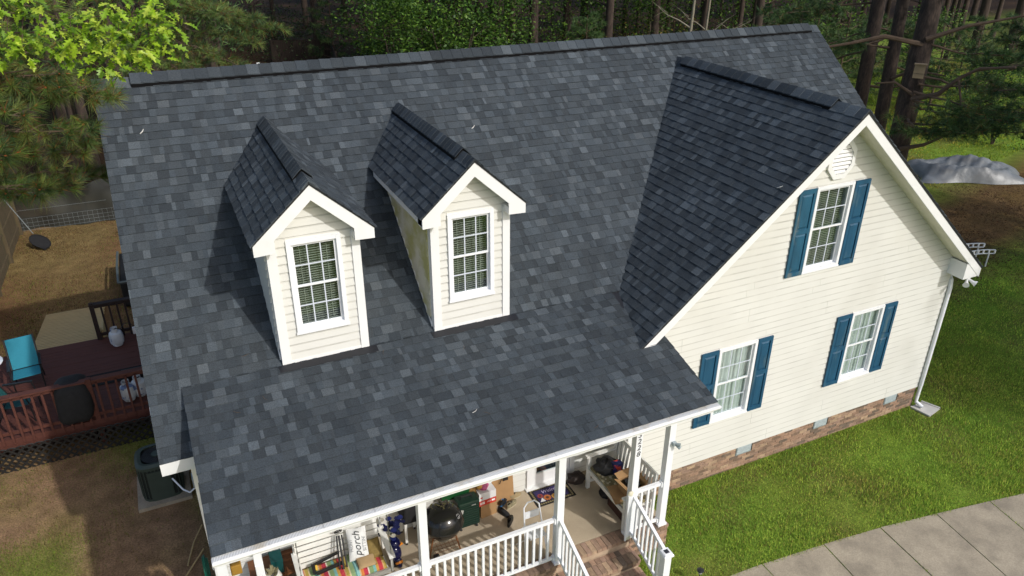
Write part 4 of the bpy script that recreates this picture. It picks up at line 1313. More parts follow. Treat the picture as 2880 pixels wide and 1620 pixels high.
for fx, fy, r, c in ((5.66, -.58, .075, 'c8732a'), (5.80, -.60, .07, 'd9a441'), (5.93, -.56, .075, 'cc6a2c'), (5.56, -.50, .055, '9c3b34'), (5.98, -.47, .05, 'c85c38')):
    f_ = MB()
    for k in range(12):
        a = 6.283*k/12; b = a+.26
        f_.add([(fx+r*.35*math.cos(a), fy+r*.35*math.sin(a), FLOOR+.0135), (fx+r*.8*math.cos(a-.15), fy+r*.8*math.sin(a-.15), FLOOR+.0135), (fx+r*math.cos(a+.1), fy+r*math.sin(a+.1), FLOOR+.0136), (fx+r*.8*math.cos(a+.35), fy+r*.8*math.sin(a+.35), FLOOR+.0135), (fx+r*.35*math.cos(a+.3), fy+r*.35*math.sin(a+.3), FLOOR+.0135)], [(0, 1, 2, 3, 4)], hx(c, .85))
    f_.lathe([(r*.38, 0), (r*.3, .002), (.001, .0025)], (fx, fy, FLOOR+.0132), 10, hx('4a2c16'))
    f_.build('sunflower_print', PAINTA, wm)
MB().prism([(5.50, -.64, FLOOR+.0138), (5.60, -.65, FLOOR+.0138), (5.57, -.55, FLOOR+.0138)], (0, 0, .001)).build('envelope_print', WBX, wm)
text_mesh('Welcome', .105, mat('mat_letter', hx('cdbfe0', .8), rough=.9), 'lettering', Matrix.Translation((5.82, -.43, FLOOR+.0135)), wm, depth=.0005, shear=.3)

# folding chair behind the middle railing
fc = thing('folding_chair', 'white metal folding chair behind the railing left of the steps', 'chair', (4.85, -1.55, FLOOR))
fr = MB()
fr.tube([(4.68, -1.72, FLOOR), (4.74, -1.55, .95), (4.77, -1.45, 1.33), (4.84, -1.43, 1.40), (4.96, -1.43, 1.40), (5.03, -1.45, 1.33), (5.05, -1.55, .95), (5.07, -1.72, FLOOR)], .012, 7)
fr.build('front_frame', VINYL, fc, smooth=True)
f2 = MB(); f2.tube([(4.71, -1.32, FLOOR), (4.75, -1.66, .90)], .011, 6); f2.tube([(5.04, -1.32, FLOOR), (5.03, -1.66, .90)], .011, 6)
f2.build('rear_frame', VINYL, fc)
MB().box(4.75, 5.04, -1.72, -1.42, .90, .925).build('seat', VINYL, fc, bevel=.01)
MB().bar((4.78, -1.475, 1.19), (5.02, -1.475, 1.19), .015, .13).build('backrest', VINYL, fc)

# bench along the right end of the porch
bn = thing('garden_bench', 'white slatted bench loaded with bags and cartons at the right end of the porch', 'bench', (6.7, -1.3, FLOOR))
BY0, BY1 = -1.82, -.62
MB().box(6.40, 6.44, BY0, BY1, .84, .92).build('front_rail', WOODW, bn)
for i in range(5):
    MB().box(6.445+i*.095, 6.445+i*.095+.075, BY0+.02, BY1-.02, .90, .92).build('seat_slat', WOODW, bn)
for i in range(13):
    y = BY0+.05+i*(BY1-BY0-.1)/12
    MB().bar((6.91, y, .93), (6.965, y, 1.44), .055, .014, (1, 0, 0)).build('back_slat', WOODW, bn)
MB().bar((6.968, BY0, 1.465), (6.968, BY1, 1.465), .03, .08).build('top_rail', WOODW, bn)
MB().bar((6.912, BY0, .96), (6.912, BY1, .96), .03, .05).build('lower_rail', WOODW, bn)
for y in (BY0, BY1-.04):
    MB().box(6.395, 6.455, y-.01, y+.05, FLOOR, 1.16).build('leg', WOODW, bn); MB().bar((6.90, y+.02, FLOOR), (6.972, y+.02, 1.48), .05, .05).build('leg', WOODW, bn)
    MB().box(6.36, 6.95, y-.015, y+.06, 1.161, 1.19).build('arm_rest', WOODW, bn)
    MB().box(6.46, 6.88, y, y+.035, .60, .65).build('side_stretcher', WOODW, bn)
CAM = mat('leaf_print_cloth', hx('8f8562', .75), rough=.9, var=.35, scale=25, stain=hx('d6cfb8'), sstr=.8, sscale=14, slo=.55, shi=.62)
tag(MB().box(6.42, 6.90, -1.78, -.68, .922, .985).build('bench_cushion', CAM, bevel=.02), 'leaf print cushion on the white bench', 'cushion')
bundle('black_bag', (6.62, -.88, 1.08), .21, CLOTHK, 'slumped black bag on the far end of the bench', 'bag', seed=11)
tag(MB().box(6.66, 6.84, -1.06, -.94, .987, 1.20).build('snack_pack', mat('blue_pack', hx('1d2c66', .8), rough=.4, stain=hx('c4452e'), sstr=.9, sscale=12, slo=.55, shi=.6), bevel=.01), 'blue and red snack pack beside the black bag on the bench', 'pack')
bundle('water_pack', (6.74, -1.20, 1.07), .11, mat('blue_white_wrap', (.45, .55, .68), rough=.25, var=.2, stain=(.06, .10, .30), sstr=.9, sscale=14, slo=.52, shi=.58), 'blue and white wrapped pack in the middle of the bench', 'pack', seed=14)
carton('open_carton', (6.72, -1.52, .987), .16, .16, .20, .1, KRAFT, 'open brown carton with raised flaps on the near end of the bench')
tag(MB().bar((6.43, -1.68, .975), (6.50, -1.30, 1.02), .22, .012).build('loose_flap', KRAFT), 'loose sheet of cardboard on the front edge of the bench', 'cardboard')
bundle('dark_clothes', (6.72, -1.50, 1.12), .15, CLOTHK, 'dark bundle inside the open carton', 'bundle', seed=21)
bundle('duffel_bag', (6.30, -.46, .60), .17, mat('brown_black_bag', hx('2a1d14', .8), rough=.7, var=.4, scale=8), 'dark duffel bag on the floor by the wall left of the bench', 'bag', seed=17, flat=.6)
bundle('duffel_bag', (6.62, -1.0, .62), .16, CLOTHK, 'black bag on the floor under the bench', 'bag', seed=19, flat=.8)
for i in range(3):
    tag(MB().box(6.52, 6.72, -1.78, -1.15, FLOOR+.002+i*.055, FLOOR+.05+i*.055).build('brown_board', mat('dark_red_board', hx('4a2c22', .8), rough=.7, var=.2)), 'dark red board, %s of the stack under the bench' % ('bottom one', 'middle one', 'top one')[i], 'board', 'boards under the bench')
tag(MB().box(6.62, 6.90, -1.82, -1.62, FLOOR+.2, FLOOR+.33).build('tissue_pack', mat('pale_pack', (.6, .56, .55), rough=.6, var=.3, scale=20), bevel=.01), 'pale printed pack between the near bench legs', 'pack')
# ------------------------------------------------------------------ ground, lawns, walk
def axis_lines(segs):
    o = []
    for a, b, st in segs: o += list(np.arange(a, b, st))
    return np.array(o+[segs[-1][1]])
gx = axis_lines([(-120, -20, 10), (-20, -6, 1.0), (-6, 16, .25), (16, 50, .6), (50, 90, 2), (90, 200, 10)])
gy = axis_lines([(-60, -12, 6), (-12, -6, 1), (-6, 10, .25), (10, 26, .4), (26, 60, 1.0), (60, 110, 3), (110, 220, 10)])
GX, GY = np.meshgrid(gx, gy)
GZ = ground_z(GX, GY)
def lerp(a, b, t): return a+(b-a)*t[..., None]
def ground_col(x, y):
    n1 = vnoise(x, y, .55, 1); n2 = vnoise(x, y, 1.7, 2); n3 = vnoise(x, y, .16, 5); n4 = vnoise(x, y, 5.0, 9)
    green = np.array(hx('6a7830', .95)); lush = np.array(hx('64822a', 1.0)); dry = np.array(hx('8e7a50', .76)); straw = np.array(hx('866648', .72))
    soil = np.array(hx('a08062', .78)); leafl = np.array(hx('6a4830', .7)); dark = np.array(hx('33241a', .5))
    c = lerp(green[None, None] if x.ndim == 2 else green, lush, np.clip(n1*1.4-.2, 0, 1))
    c = lerp(c, dry*.75, np.clip((n2-.55)*2, 0, .5))
    # left side yard: patchy dry grass with bare soil
    left = np.clip((1.5-x)/1.5, 0, 1)
    patch = lerp(np.broadcast_to(soil*.9, c.shape), dry, np.clip(n2*1.2-.2, 0, 1))
    patch = lerp(patch, green, np.clip((n1-.50+.12*np.clip(2.4-y, -1, 1)+.22*np.clip(-x-1.2, 0, 1)*np.clip(3.6-y, 0, 1))*4, 0, .95))
    c = lerp(c, patch, left)
    # back yard: straw coloured, some green near the wire fence
    back = np.clip((y-8.2)/1.2, 0, 1)*np.clip((8-x)/3, 0, 1)
    yard = lerp(np.broadcast_to(dry*.95, c.shape), straw, np.clip((n1-.4)*2.2+.15, 0, 1))
    yard = lerp(yard, green, np.clip((n3-.55)*4, 0, .8)*np.clip(1-abs(y-15.5)/3, 0, 1))
    c = lerp(c, yard, back)
    # right: leaf litter behind the wing, lawn strips further out
    lit = np.clip((y-(1.5+.15*(x-15)))/1.5, 0, 1)*np.clip((x-12)/2, 0, 1)
    lit *= np.clip((8.2+.9*(x-27)*.3-y)/1.5+.3, 0, 1)
    c = lerp(c, lerp(np.broadcast_to(leafl, c.shape), straw*.7, np.clip(n2, 0, 1)), np.clip(lit, 0, 1)*.9)
    # woods: pine straw
    wood = np.clip((y-(19+3*n3)-np.clip((x-20)*.1, 0, 4))/2.5, 0, 1)
    far = np.clip((x-22)/6, 0, 1)*np.clip((44-y+.0*x)/6, 0, 1)
    wood = wood*(1-far*np.clip(1.25-n3, 0, 1))
    w = lerp(np.broadcast_to(straw*.26, c.shape), dark*.6, np.clip(n1*1.2-.1, 0, 1))
    c = lerp(c, w, wood)
    return c*(.82+.36*n4[..., None])
GC = ground_col(GX, GY)
ny_, nx_ = GX.shape
idx = np.arange(ny_*nx_).reshape(ny_, nx_)
quads = np.stack([idx[:-1, :-1], idx[:-1, 1:], idx[1:, 1:], idx[1:, :-1]], -1).reshape(-1, 4)
GM = mat('ground_soil_grass', attr=True, rough=.95, var=.22, scale=3.5, fine=.35, fscale=34, bump=.8, bscale=40, spec=.1)
ground = raw_mesh('ground', np.stack([GX, GY, GZ], -1).reshape(-1, 3), quads, GM, nper=4)
at = ground.data.color_attributes.new('Col', 'FLOAT_COLOR', 'POINT')
arr = np.ones((ny_*nx_, 4), np.float32); arr[:, :3] = GC.reshape(-1, 3)
at.data.foreach_set('color', arr.ravel())
struct(ground)

# concrete walk: separate slabs with open joints
walk = MB().box(6.0, 15.6, -8, -7.9, -.4, -.3).build('walkway_footing', CONC)
walk.name = 'walkway'; struct(walk)
edge_pts = [(7.2, -2.93), (8.4, -2.98), (9.65, -3.08), (10.84, -3.21), (12.02, -3.39), (13.19, -3.58), (14.36, -3.78), (15.5, -3.98), (16.6, -4.2)]
far_pts = [(7.25, -5.4), (8.35, -5.5), (9.36, -5.6), (10.58, -5.75), (11.66, -5.95), (12.75, -6.2), (13.9, -6.45), (15.0, -6.7), (16.1, -7.0)]
for i in range(len(edge_pts)-1):
    (a0, b0), (a1, b1) = edge_pts[i], edge_pts[i+1]
    (c0, d0), (c1, d1) = far_pts[i], far_pts[i+1]
    g_ = .010
    zt = -.012+RND.uniform(-.003, .003)
    MB().prism([(a0+g_, b0, zt), (a1-g_, b1, zt), (c1-g_, d1, zt), (c0+g_, d0, zt)], (0, 0, -.12)).build('slab', CONC, walk)

# ------------------------------------------------------------------ grass blades
def grass(name, n, sampler, hmin, hmax, wid, colfn, label, lean=.6):
    x, y = sampler(n)
    n = len(x)
    z = ground_z(x, y)-.008
    h = NP.uniform(hmin, hmax, n)*(.6+.8*vnoise(x, y, 1.3, 4))
    a = NP.uniform(0, 2*np.pi, n); l = NP.uniform(.1, lean, n)*h
    b = a+np.pi/2+NP.normal(0, .3, n)
    w = wid*NP.uniform(.7, 1.3, n)
    V = np.zeros((n, 3, 3), np.float32)
    V[:, 0] = np.stack([x-np.cos(b)*w, y-np.sin(b)*w, z], -1)
    V[:, 1] = np.stack([x+np.cos(b)*w, y+np.sin(b)*w, z], -1)
    V[:, 2] = np.stack([x+np.cos(a)*l, y+np.sin(a)*l, z+h], -1)
    o = raw_mesh(name, V.reshape(-1, 3), np.arange(3*n).reshape(n, 3), GRASSM, colfn(x, y, n), kind='stuff')
    tag(o, label, 'grass')
    return o
GRASSM = mat('grass_blade', attr=True, rough=.7, var=.0, spec=.2, trans=.25)
def lawn_cols(x, y, n):
    base = np.array([hx('6a8834', 1.4), hx('9cac46', 1.45), hx('5c782c', 1.2), hx('b0a258', 1.25), hx('8a7048', 1.0)])
    p = .6*vnoise(x, y, .8, 6)+.4*vnoise(x, y, 3.1, 16)
    k = np.clip((p*3.6+NP.normal(0, .85, n)-.4), 0, 4.49).astype(int)
    k = np.where(NP.random(n) < .07, 4, np.clip(k, 0, 3))
    return base[k]*NP.uniform(.75, 1.25, n)[:, None]
def lawn_right(n):
    x = NP.uniform(6.4, 18.5, n); y = NP.uniform(-4.4, 4.5, n)
    inside = ~((y > YW-.02) & (x < XWR+.02)) & (y > np.interp(x, [p[0] for p in edge_pts], [p[1] for p in edge_pts])-.015)
    inside |= (y > np.interp(x, [p[0] for p in edge_pts], [p[1] for p in edge_pts])-.05) & (y < -2.5) & (NP.random(n) < .4) & (x > 7.0)
    inside &= ~((x < 7.22) & (y > PYF-.02)) & ~((x < 6.5) & (y > -3))
    inside &= ~((x > XWR-.15) & (x < XWR+.45) & (y > YW-.48) & (y < YW+.02))
    d = np.hypot(x-7, y+4)
    inside &= NP.random(n) < np.clip(1.25-d/18, .3, 1)
    inside &= NP.random(n) < np.clip(1.1-(y-1.2-.1*(x-15))*.6, 0, 1)
    inside &= NP.random(n) < .45+.8*vnoise(x, y, 2.2, 12)
    return x[inside], y[inside]
grass('lawn_grass', 460000, lawn_right, .03, .07, .0055, lawn_cols, 'mown green lawn grass between the wing and the concrete walk')
def lawn_side(n):
    x = NP.uniform(14.4, 27, n); y = NP.uniform(-4.5, 5.0, n)
    q = ~((x < XWR+.5) & (y > YW-.55) & (y < YW+.1)) & (y < 1.4+.15*(x-15)+NP.normal(0, .5, n)) & (NP.random(n) < .4+.8*vnoise(x, y, 1.1, 12))
    return x[q], y[q]
grass('side_lawn_grass', 150000, lawn_side, .03, .07, .0085, lawn_cols, 'shaded lawn grass right of the wing corner')
def dry_cols(x, y, n):
    base = np.array([hx('8e8044', .8), hx('7c9034', .95), hx('9c8854', .78), hx('5f7a28', .9), hx('74523a', .7)])
    p = vnoise(x, y, .55, 1)
    k = np.where(p+NP.normal(0, .15, n)+.10*np.clip(2.4-y, -1, 1)+.2*np.clip(-x-1.2, 0, 1)*np.clip(3.6-y, 0, 1) > .5, NP.choice([1, 3, 1], n), NP.choice([0, 2, 4], n))
    return base[k]*NP.uniform(.7, 1.25, n)[:, None]
def lawn_left(n):
    x = NP.uniform(-4.2, .3, n); y = NP.uniform(-.6, 5.3, n)
    q = ~((x > -.95) & (y > 2.7) & (y < 4.1)) & (NP.random(n) < np.clip((vnoise(x, y, .55, 1)-.30+.12*np.clip(2.4-y, -1, 1)+.2*np.clip(-x-1.2, 0, 1)*np.clip(3.6-y, 0, 1))*2.2, .06, 1))
    return x[q], y[q]
grass('side_yard_grass', 90000, lawn_left, .02, .06, .005, dry_cols, 'patchy dry side yard grass beside the air conditioner')
def lawn_back(n):
    x = NP.uniform(-4.2, 2.5, n); y = NP.uniform(9.0, 18.8, n)
    q = ~((x > -2.95) & (x < -1.3) & (y < 12.2))
    return x[q], y[q]
def back_cols(x, y, n):
    c = dry_cols(x, y, n)
    c2 = np.array([hx('8c6646', .75), hx('a0865a', .78), hx('5c4232', .65)])[NP.integers(0, 3, n)]
    s = (NP.random(n) < .62)[:, None]
    return np.where(s, c2, c)
grass('back_yard_straw', 90000, lawn_back, .015, .05, .009, back_cols, 'straw coloured back yard grass between deck and wire fence')
def leaf_litter(n):
    x = NP.uniform(14.8, 32, n); y = NP.uniform(1.0, 11, n)
    q = (y > 1.2+.15*(x-15)+NP.normal(0, .6, n)) & (y < 9.0+.25*(x-27)) & ~((x < 15) & (y > 0))
    return x[q], y[q]
def litter_cols(x, y, n):
    return np.array([hx('6a452c', .6), hx('7a5a3c', .6), hx('4e3222', .6), hx('8a6a4a', .55)])[NP.integers(0, 4, n)]*NP.uniform(.6, 1.2, n)[:, None]
grass('leaf_litter', 60000, leaf_litter, .01, .03, .036, litter_cols, 'brown leaf litter under the pines right of the house', lean=2.5)
def far_lawn(n):
    x = NP.uniform(24, 52, n); y = NP.uniform(8, 26, n)
    q = (y > 8.5+.25*(x-27))
    return x[q], y[q]
def far_cols(x, y, n):
    base = np.array([hx('7a9a2c', 1.0), hx('96a034', 1.0), hx('b09c44', 1.0)])
    k = np.clip(vnoise(x, y, .3, 8)*3.4+NP.normal(0, .4, n)-.3, 0, 2.4).astype(int)
    return base[k]*NP.uniform(.7, 1.2, n)[:, None]
grass('far_lawn_grass', 60000, far_lawn, .05, .10, .02, far_cols, 'sunlit lawn beyond the pine trunks behind the tarp')

# weeds in the joints of the walk
def joints(n):
    k = NP.integers(1, len(edge_pts)-2, n); t = NP.random(n)**1.3
    e0 = np.array(edge_pts)[k]; f0 = np.array(far_pts)[k]
    p = e0+(f0-e0)*t[:, None]+NP.normal(0, .008, (n, 2))
    q = NP.random(n) < vnoise(p[:, 0], p[:, 1], 1.7, 21)*np.where(k % 2 == 1, .9, .25)
    return p[q, 0], p[q, 1]
grass('joint_weeds', 3000, joints, .03, .05, .005, lawn_cols, 'thin line of weeds growing in the joints of the concrete walk')
# splash block, path light
spb = MB()
spb.prism([(XWR-.12, YW-.06, .005), (XWR+.26, YW-.02, .005), (XWR+.42, YW-.36, -.005), (XWR-.02, YW-.46, -.005)], (0, 0, .035))
spb.bar((XWR-.12, YW-.06, .05), (XWR-.02, YW-.46, .04), .035, .03); spb.bar((XWR+.26, YW-.02, .05), (XWR+.42, YW-.36, .04), .035, .03)
tag(spb.build('splash_block', mat('pale_concrete', hx('c9c6bf', .9), rough=.85, var=.08)), 'pale concrete splash block under the corner downspout', 'splash block')
pl = thing('path_light', 'small black solar path light standing in the lawn', 'path light', (7.2, -2.86, -.12))
MB().tube([(7.2, -2.86, -.15), (7.2, -2.86, .22)], .008, 6).build('stake', BLACK, pl)
MB().lathe([(.012, .20), (.030, .22), (.032, .27)], (7.2, -2.86, 0), 12).build('lens', mat('frosted', (.4, .4, .38), rough=.5), pl)
MB().lathe([(.055, .27), (.058, .285), (.03, .30), (.002, .303)], (7.2, -2.86, 0), 14).build('cap', BLACK, pl, smooth=True)

# ------------------------------------------------------------------ left side: deck, ramp, chairs, machines
REDW = mat('red_brown_stain', hx('744032', .52), rough=.75, var=.18, scale=5, stretch=(1, 6, 6), bump=.2, bscale=60)
DKW = mat('dark_brown_wood_and_shade', hx('2e1c16', .7), rough=.7, var=.2, scale=8)
RAWW = mat('weathered_pine', hx('c4aa78', .95), rough=.85, var=.16, scale=6, stretch=(.6, 9, 6), bump=.2)
DZ = .30
deck = thing('deck', 'red brown stained wooden deck with baluster railing beside the house', 'deck', (-2.2, 7.2, -.3))
x0d, x1d, y0d, y1d = -5.2, .25, 5.47, 8.93
y = y0d
while y < y1d-.05:
    MB().box(x0d, x1d, y, min(y+.133, y1d), DZ-.035, DZ+RND.uniform(-.002, .002)).build('deck_board', REDW, deck)
    y += .139
MB().box(x0d, x1d, y0d-.04, y0d-.005, DZ-.26, DZ-.002).build('rim_board', REDW, deck)
MB().box(x0d, x1d, y1d+.005, y1d+.04, DZ-.26, DZ-.002).build('rim_board', REDW, deck)
def deck_rail(xa, xb, y, m, nbal, post=True):
    MB().box(xa, xb, y-.07, y+.07, DZ+.90, DZ+.935).build('cap_rail', m, deck)
    MB().box(xa, xb, y-.02, y+.02, DZ+.82, DZ+.895).build('upper_rail', m, deck); MB().box(xa, xb, y-.02, y+.02, DZ+.08, DZ+.15).build('lower_rail', m, deck)
    for i in range(nbal):
        x = xa+.08+(xb-xa-.16)*i/(nbal-1)
        MB().box(x-.02, x+.02, y-.065, y-.022, DZ-.12, DZ+.86).build('baluster', m, deck)
deck_rail(-5.2, -1.46, y0d, REDW, 22); deck_rail(-1.36, .2, y0d, REDW, 9)
deck_rail(-1.46, .2, y1d, DKW, 10)
for x, y, m in ((-1.41, y0d, REDW), (-1.41, y1d, DKW), (-3.3, y0d, REDW)):
    MB().box(x-.045, x+.045, y-.045, y+.045, -.35, DZ+.96).build('rail_post', m, deck)
for x in (-5, -3.4, -1.6, -.1):
    MB().box(x-.06, x+.06, y0d+.1, y0d+.22, -.4, DZ-.04).build('support_post', DKW, deck)
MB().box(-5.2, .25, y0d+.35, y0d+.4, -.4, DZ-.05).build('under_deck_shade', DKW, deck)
# lattice panels of black strips leaning against the rim
LATM = mat('black_lattice', (.012, .011, .010), rough=.6, var=.2)
lat = thing('lattice_edging', 'black diamond lattice edging with a scalloped top in front of the deck', 'lattice', (-2.2, 5.2, -.35))
lz0, lz1 = -.42, .20
x = -5.2
while x < .1:
    for s in (-1, 1):
        a = (x if s > 0 else x+.62, 5.25+.006*s, lz0); b = (x+.62 if s > 0 else x, 5.25+.006*s, lz1)
        MB().bar(a, b, .008, .040, (0, 0, 1)).build('lattice_strip', LATM, lat)
    x += .155
ar_ = MB()
x = -5.2
while x < .1:
    pts = [(x+.078+.09*math.cos(t), 5.245, lz1-.04+.06*math.sin(t)) for t in np.linspace(math.pi, 0, 7)]
    ar_.tube(pts, .016, 5)
    x += .155
ar_.build('scalloped_edge', LATM, lat)
# plank ramp down to the back yard
rp = thing('wooden_ramp', 'weathered plank ramp leading from the deck to the back yard', 'ramp', (-2.15, 10.4, -.3))
n = 24
for i in range(n):
    f0, f1 = i/n, (i+1)/n
    MB().prism([(-2.86, 8.98+3.1*f0+.010, DZ-.01-.58*f0), (-2.86, 8.98+3.1*f1-.010, DZ-.01-.58*f1), (-2.86, 8.98+3.1*f1-.010, DZ-.045-.58*f1), (-2.86, 8.98+3.1*f0+.010, DZ-.045-.58*f0)], (1.42+RND.uniform(-.02, .02), 0, 0)).build('plank', RAWW, rp)
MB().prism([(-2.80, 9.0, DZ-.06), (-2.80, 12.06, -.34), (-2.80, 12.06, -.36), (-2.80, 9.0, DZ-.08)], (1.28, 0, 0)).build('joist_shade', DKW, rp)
for x in (-2.82, -1.52):
    MB().prism([(x, 8.98, DZ-.05), (x, 12.08, -.32), (x, 12.08, -.42), (x, 8.98, DZ-.2)], (.04, 0, 0)).build('stringer', RAWW, rp)
tag(MB().box(-1.34, -1.30, 8.98, 9.6, -.3, .5).build('lattice_scrap', RAWW), 'pale lattice board standing behind the dark deck railing', 'board')
# patio chairs with teal sling
SLING = mat('teal_sling', hx('2a8ba0', .85), rough=.8, var=.12, scale=30, stretch=(1, 1, 8), bump=.2, bscale=120)
SLINGD = mat('teal_sling_dark', hx('1c5a5c', .8), rough=.8, var=.12)
def patio_chair(loc, rz, m, label):
    t = thing('patio_chair', label, 'chair', loc, rz, 'teal sling chairs on the deck')
    MB().prism([(-.25, -.24, .40), (.25, -.24, .40), (.25, .22, .36), (-.25, .22, .36)], (0, 0, .012)).build('seat', m, t, local=True)
    MB().prism([(-.25, .24, .38), (.25, .24, .38), (.25, .50, .98), (-.25, .50, .98)], (0, .012, .004)).build('backrest', m, t, local=True)
    for s in (-1, 1):
        MB().tube([(s*.27, -.27, 0), (s*.27, -.25, .41), (s*.27, .23, .37), (s*.27, .51, 1.0)], .014, 6).build('frame_side', BLACKM, t, local=True)
        MB().tube([(s*.27, .40, 0), (s*.27, .18, .40)], .014, 6).build('leg', BLACKM, t, local=True)
        MB().box(s*.29-.025, s*.29+.025, -.24, .30, .60, .625).build('arm_rest', BLACKM, t, local=True)
        MB().tube([(s*.28, -.25, .41), (s*.28, -.22, .60)], .012, 6).build('arm_support', BLACKM, t, local=True)
    MB().bar((-.27, .235, .375), (.27, .235, .375), .03, .02).build('cross_bar', BLACKM, t, local=True)
    return t
patio_chair((-2.72, 7.30, DZ), .12, SLING, 'bright teal sling patio chair facing the railing, beside the ramp')
patio_chair((-2.78, 6.20, DZ), 1.45, SLINGD, 'dark teal sling patio chair just behind the deck railing')
tb = thing('patio_table', 'white patio table cut by the left edge of the picture', 'table', (-3.45, 7.3, DZ))
MB().lathe([(.36, .70), (.37, .72), (.36, .735)], (-3.45, 7.4, DZ), 20).build('table_top', VINYL, tb)
MB().tube([(-3.45, 7.4, DZ), (-3.45, 7.4, DZ+.7)], .04, 8).build('leg', VINYL, tb)
bundle('green_toy', (-1.78, 5.75, DZ+.12), .12, mat('mint_plastic', hx('5fb08a', .8), rough=.5, var=.25), 'mint green bag on the deck behind the railing', 'bag', seed=31)
# covered grill hung over the rail, deck mat
gc = MB().ell((-1.74, 5.62, .80), (.34, .30, .46), 20, 12, pw=.6)
gc.v = [(x+.03*math.sin(z*9+y*7)*(1.3-z), y+.03*math.sin(x*11+z*5)*(1.3-z)-.10*(1.3-z)*(1 if y < 5.6 else -1), z) for x, y, z in gc.v]
gco = tag(gc.build('grill_cover', CLOTHK, smooth=True), 'barbecue under a black cloth cover at the deck railing', 'grill')
tag(MB().box(-1.85, -.55, 6.75, 7.25, DZ+.004, DZ+.016).build('outdoor_mat', mat('charcoal_mat', hx('1a1a18', .9), rough=.95, var=.3, scale=30)), 'charcoal mat lying on the deck boards', 'mat')
# propane tanks
def tank(loc, label, rz=0.3):
    t = thing('propane_tank', label, 'gas tank', loc, rz, 'propane tanks on the deck')
    TW = mat('tank_white', (.55, .56, .57), rough=.45, var=.1, stain=hx('3a5f9a', .8), sstr=.8, sscale=5, slo=.58, shi=.62)
    MB().lathe([(.10, .0), (.115, .03), (.10, .045), (.145, .08), (.155, .14), (.155, .27), (.135, .34), (.07, .375), (.02, .38)], (0, 0, 0), 20).build('cylinder', TW, t, smooth=True, local=True)
    cl = MB()
    for k in range(9):
        a0, a1 = .6+k*.5, .6+(k+1)*.5
        cl.prism([(.085*math.cos(a0), .085*math.sin(a0), .36), (.085*math.cos(a1), .085*math.sin(a1), .36), (.085*math.cos(a1), .085*math.sin(a1), .46), (.085*math.cos(a0), .085*math.sin(a0), .46)], (.006*math.cos(a0), .006*math.sin(a0), 0))
    cl.build('collar', MATS['tank_white'], t, local=True)
    MB().tube([(0, 0, .38), (0, 0, .42), (.05, 0, .43)], .018, 7).build('valve', BLACKM, t, local=True)
    return t
tank((-1.02, 8.45, DZ), 'white propane tank in the open by the dark back railing')
tank((-.82, 5.92, DZ), 'white propane tank behind the front deck railing, left of the pair')
tank((-.60, 6.02, DZ), 'white propane tank behind the front deck railing, right of the pair')
MB_hose = MB().tube([(-1.0, 8.47, .73), (-.9, 8.44, .70), (-.8, 8.55, .78), (-.68, 8.62, .72), (-.6, 8.6, .6)], .009, 6)
tag(MB_hose.build('gas_hose', BLACK), 'black rubber hose from the open propane tank', 'hose')
tag(MB().box(-.66, -.56, 8.55, 8.60, .45, .62).build('paper_tag', WBX), 'white paper tag at the end of the black hose', 'tag')
cnd = thing('candle_tray', 'black planter box with pale stakes on the deck by the house', 'planter', (-.45, 6.85, DZ))
MB().box(-.95, -.12, 6.66, 6.98, DZ+.017, DZ+.14).build('box', BLACK, cnd)
for dx in (-.08, 0, .07):
    MB().tube([(-.42+dx, 6.82, DZ+.1), (-.41+dx, 6.84, DZ+.36)], .014, 6).build('stake', RAWW, cnd)
# air conditioner on its pad
acz = float(ground_z(-.4, 3.4))
tag(MB().box(-.86, .06, 2.98, 3.98, acz-.04, acz+.07).build('equipment_pad', CONC), 'concrete pad under the air conditioner', 'pad')
ac = thing('air_conditioner', 'grey green air conditioner with round fan grille beside the left wall', 'air conditioner', (-.40, 3.46, acz+.07))
ACM = mat('grey_green_metal', hx('4c5a52', .62), rough=.45, var=.08, metal=.1)
def rsq(k, z, n=28, p=4.0):
    o = []
    for i in range(n):
        t = 2*math.pi*i/n; c, s = math.cos(t), math.sin(t)
        r = 1/((abs(c)**p+abs(s)**p)**(1/p))
        o.append((-.40+k*.36*r*c, 3.46+k*.36*r*s, z))
    return o
za = acz+.07
bdy = MB(); bdy.prism(rsq(.985, za+.04), (0, 0, .66)); bdy.build('coil_core', mat('coil_dark', hx('1d2422', .8), rough=.6), ac)
MB().prism(rsq(1.0, za), (0, 0, .05)).build('base_pan', ACM, ac)
tp_ = MB(); A = rsq(1.02, za+.70); B = rsq(1.02, za+.76); Cc = rsq(.88, za+.80); D = rsq(.72, za+.79)
n = 28
vs = A+B+Cc+D
tp_.add(vs, [(r*n+k, r*n+(k+1) % n, (r+1)*n+(k+1) % n, (r+1)*n+k) for r in range(3) for k in range(n)])
tp_.build('top_cover', ACM, ac, smooth=True)
MB().lathe([(.25, 0), (.25, .01)], (-.40, 3.46, za+.765), 24).build('fan_well', BLACK, ac)
fg = MB()
for r in np.linspace(.05, .26, 9):
    fg.tube([(-.40+r*math.cos(t), 3.46+r*math.sin(t), za+.795) for t in np.linspace(0, 2*math.pi, 25)], .003, 4, cap=False)
for k in range(8):
    t = 6.283*k/8; fg.bar((-.40, 3.46, za+.793), (-.40+.27*math.cos(t), 3.46+.27*math.sin(t), za+.793), .006, .004)
fg.build('fan_grille', BLACKM, ac)
MB().lathe([(.085, 0), (.08, .02), (.01, .022)], (-.40, 3.46, za+.785), 16).build('fan_hub', ACM, ac)
for i in range(40):
    t = 2*math.pi*i/40; c, s = math.cos(t), math.sin(t); r = 1/((abs(c)**4+abs(s)**4)**.25)
    MB().box(-.40+.362*r*c-.006, -.40+.362*r*c+.006, 3.46+.362*r*s-.006, 3.46+.362*r*s+.006, za+.05, za+.70).build('louvre_rib', ACM, ac)
MB().box(-.60, -.22, 3.085, 3.10, za+.06, za+.66).build('service_panel', ACM, ac)
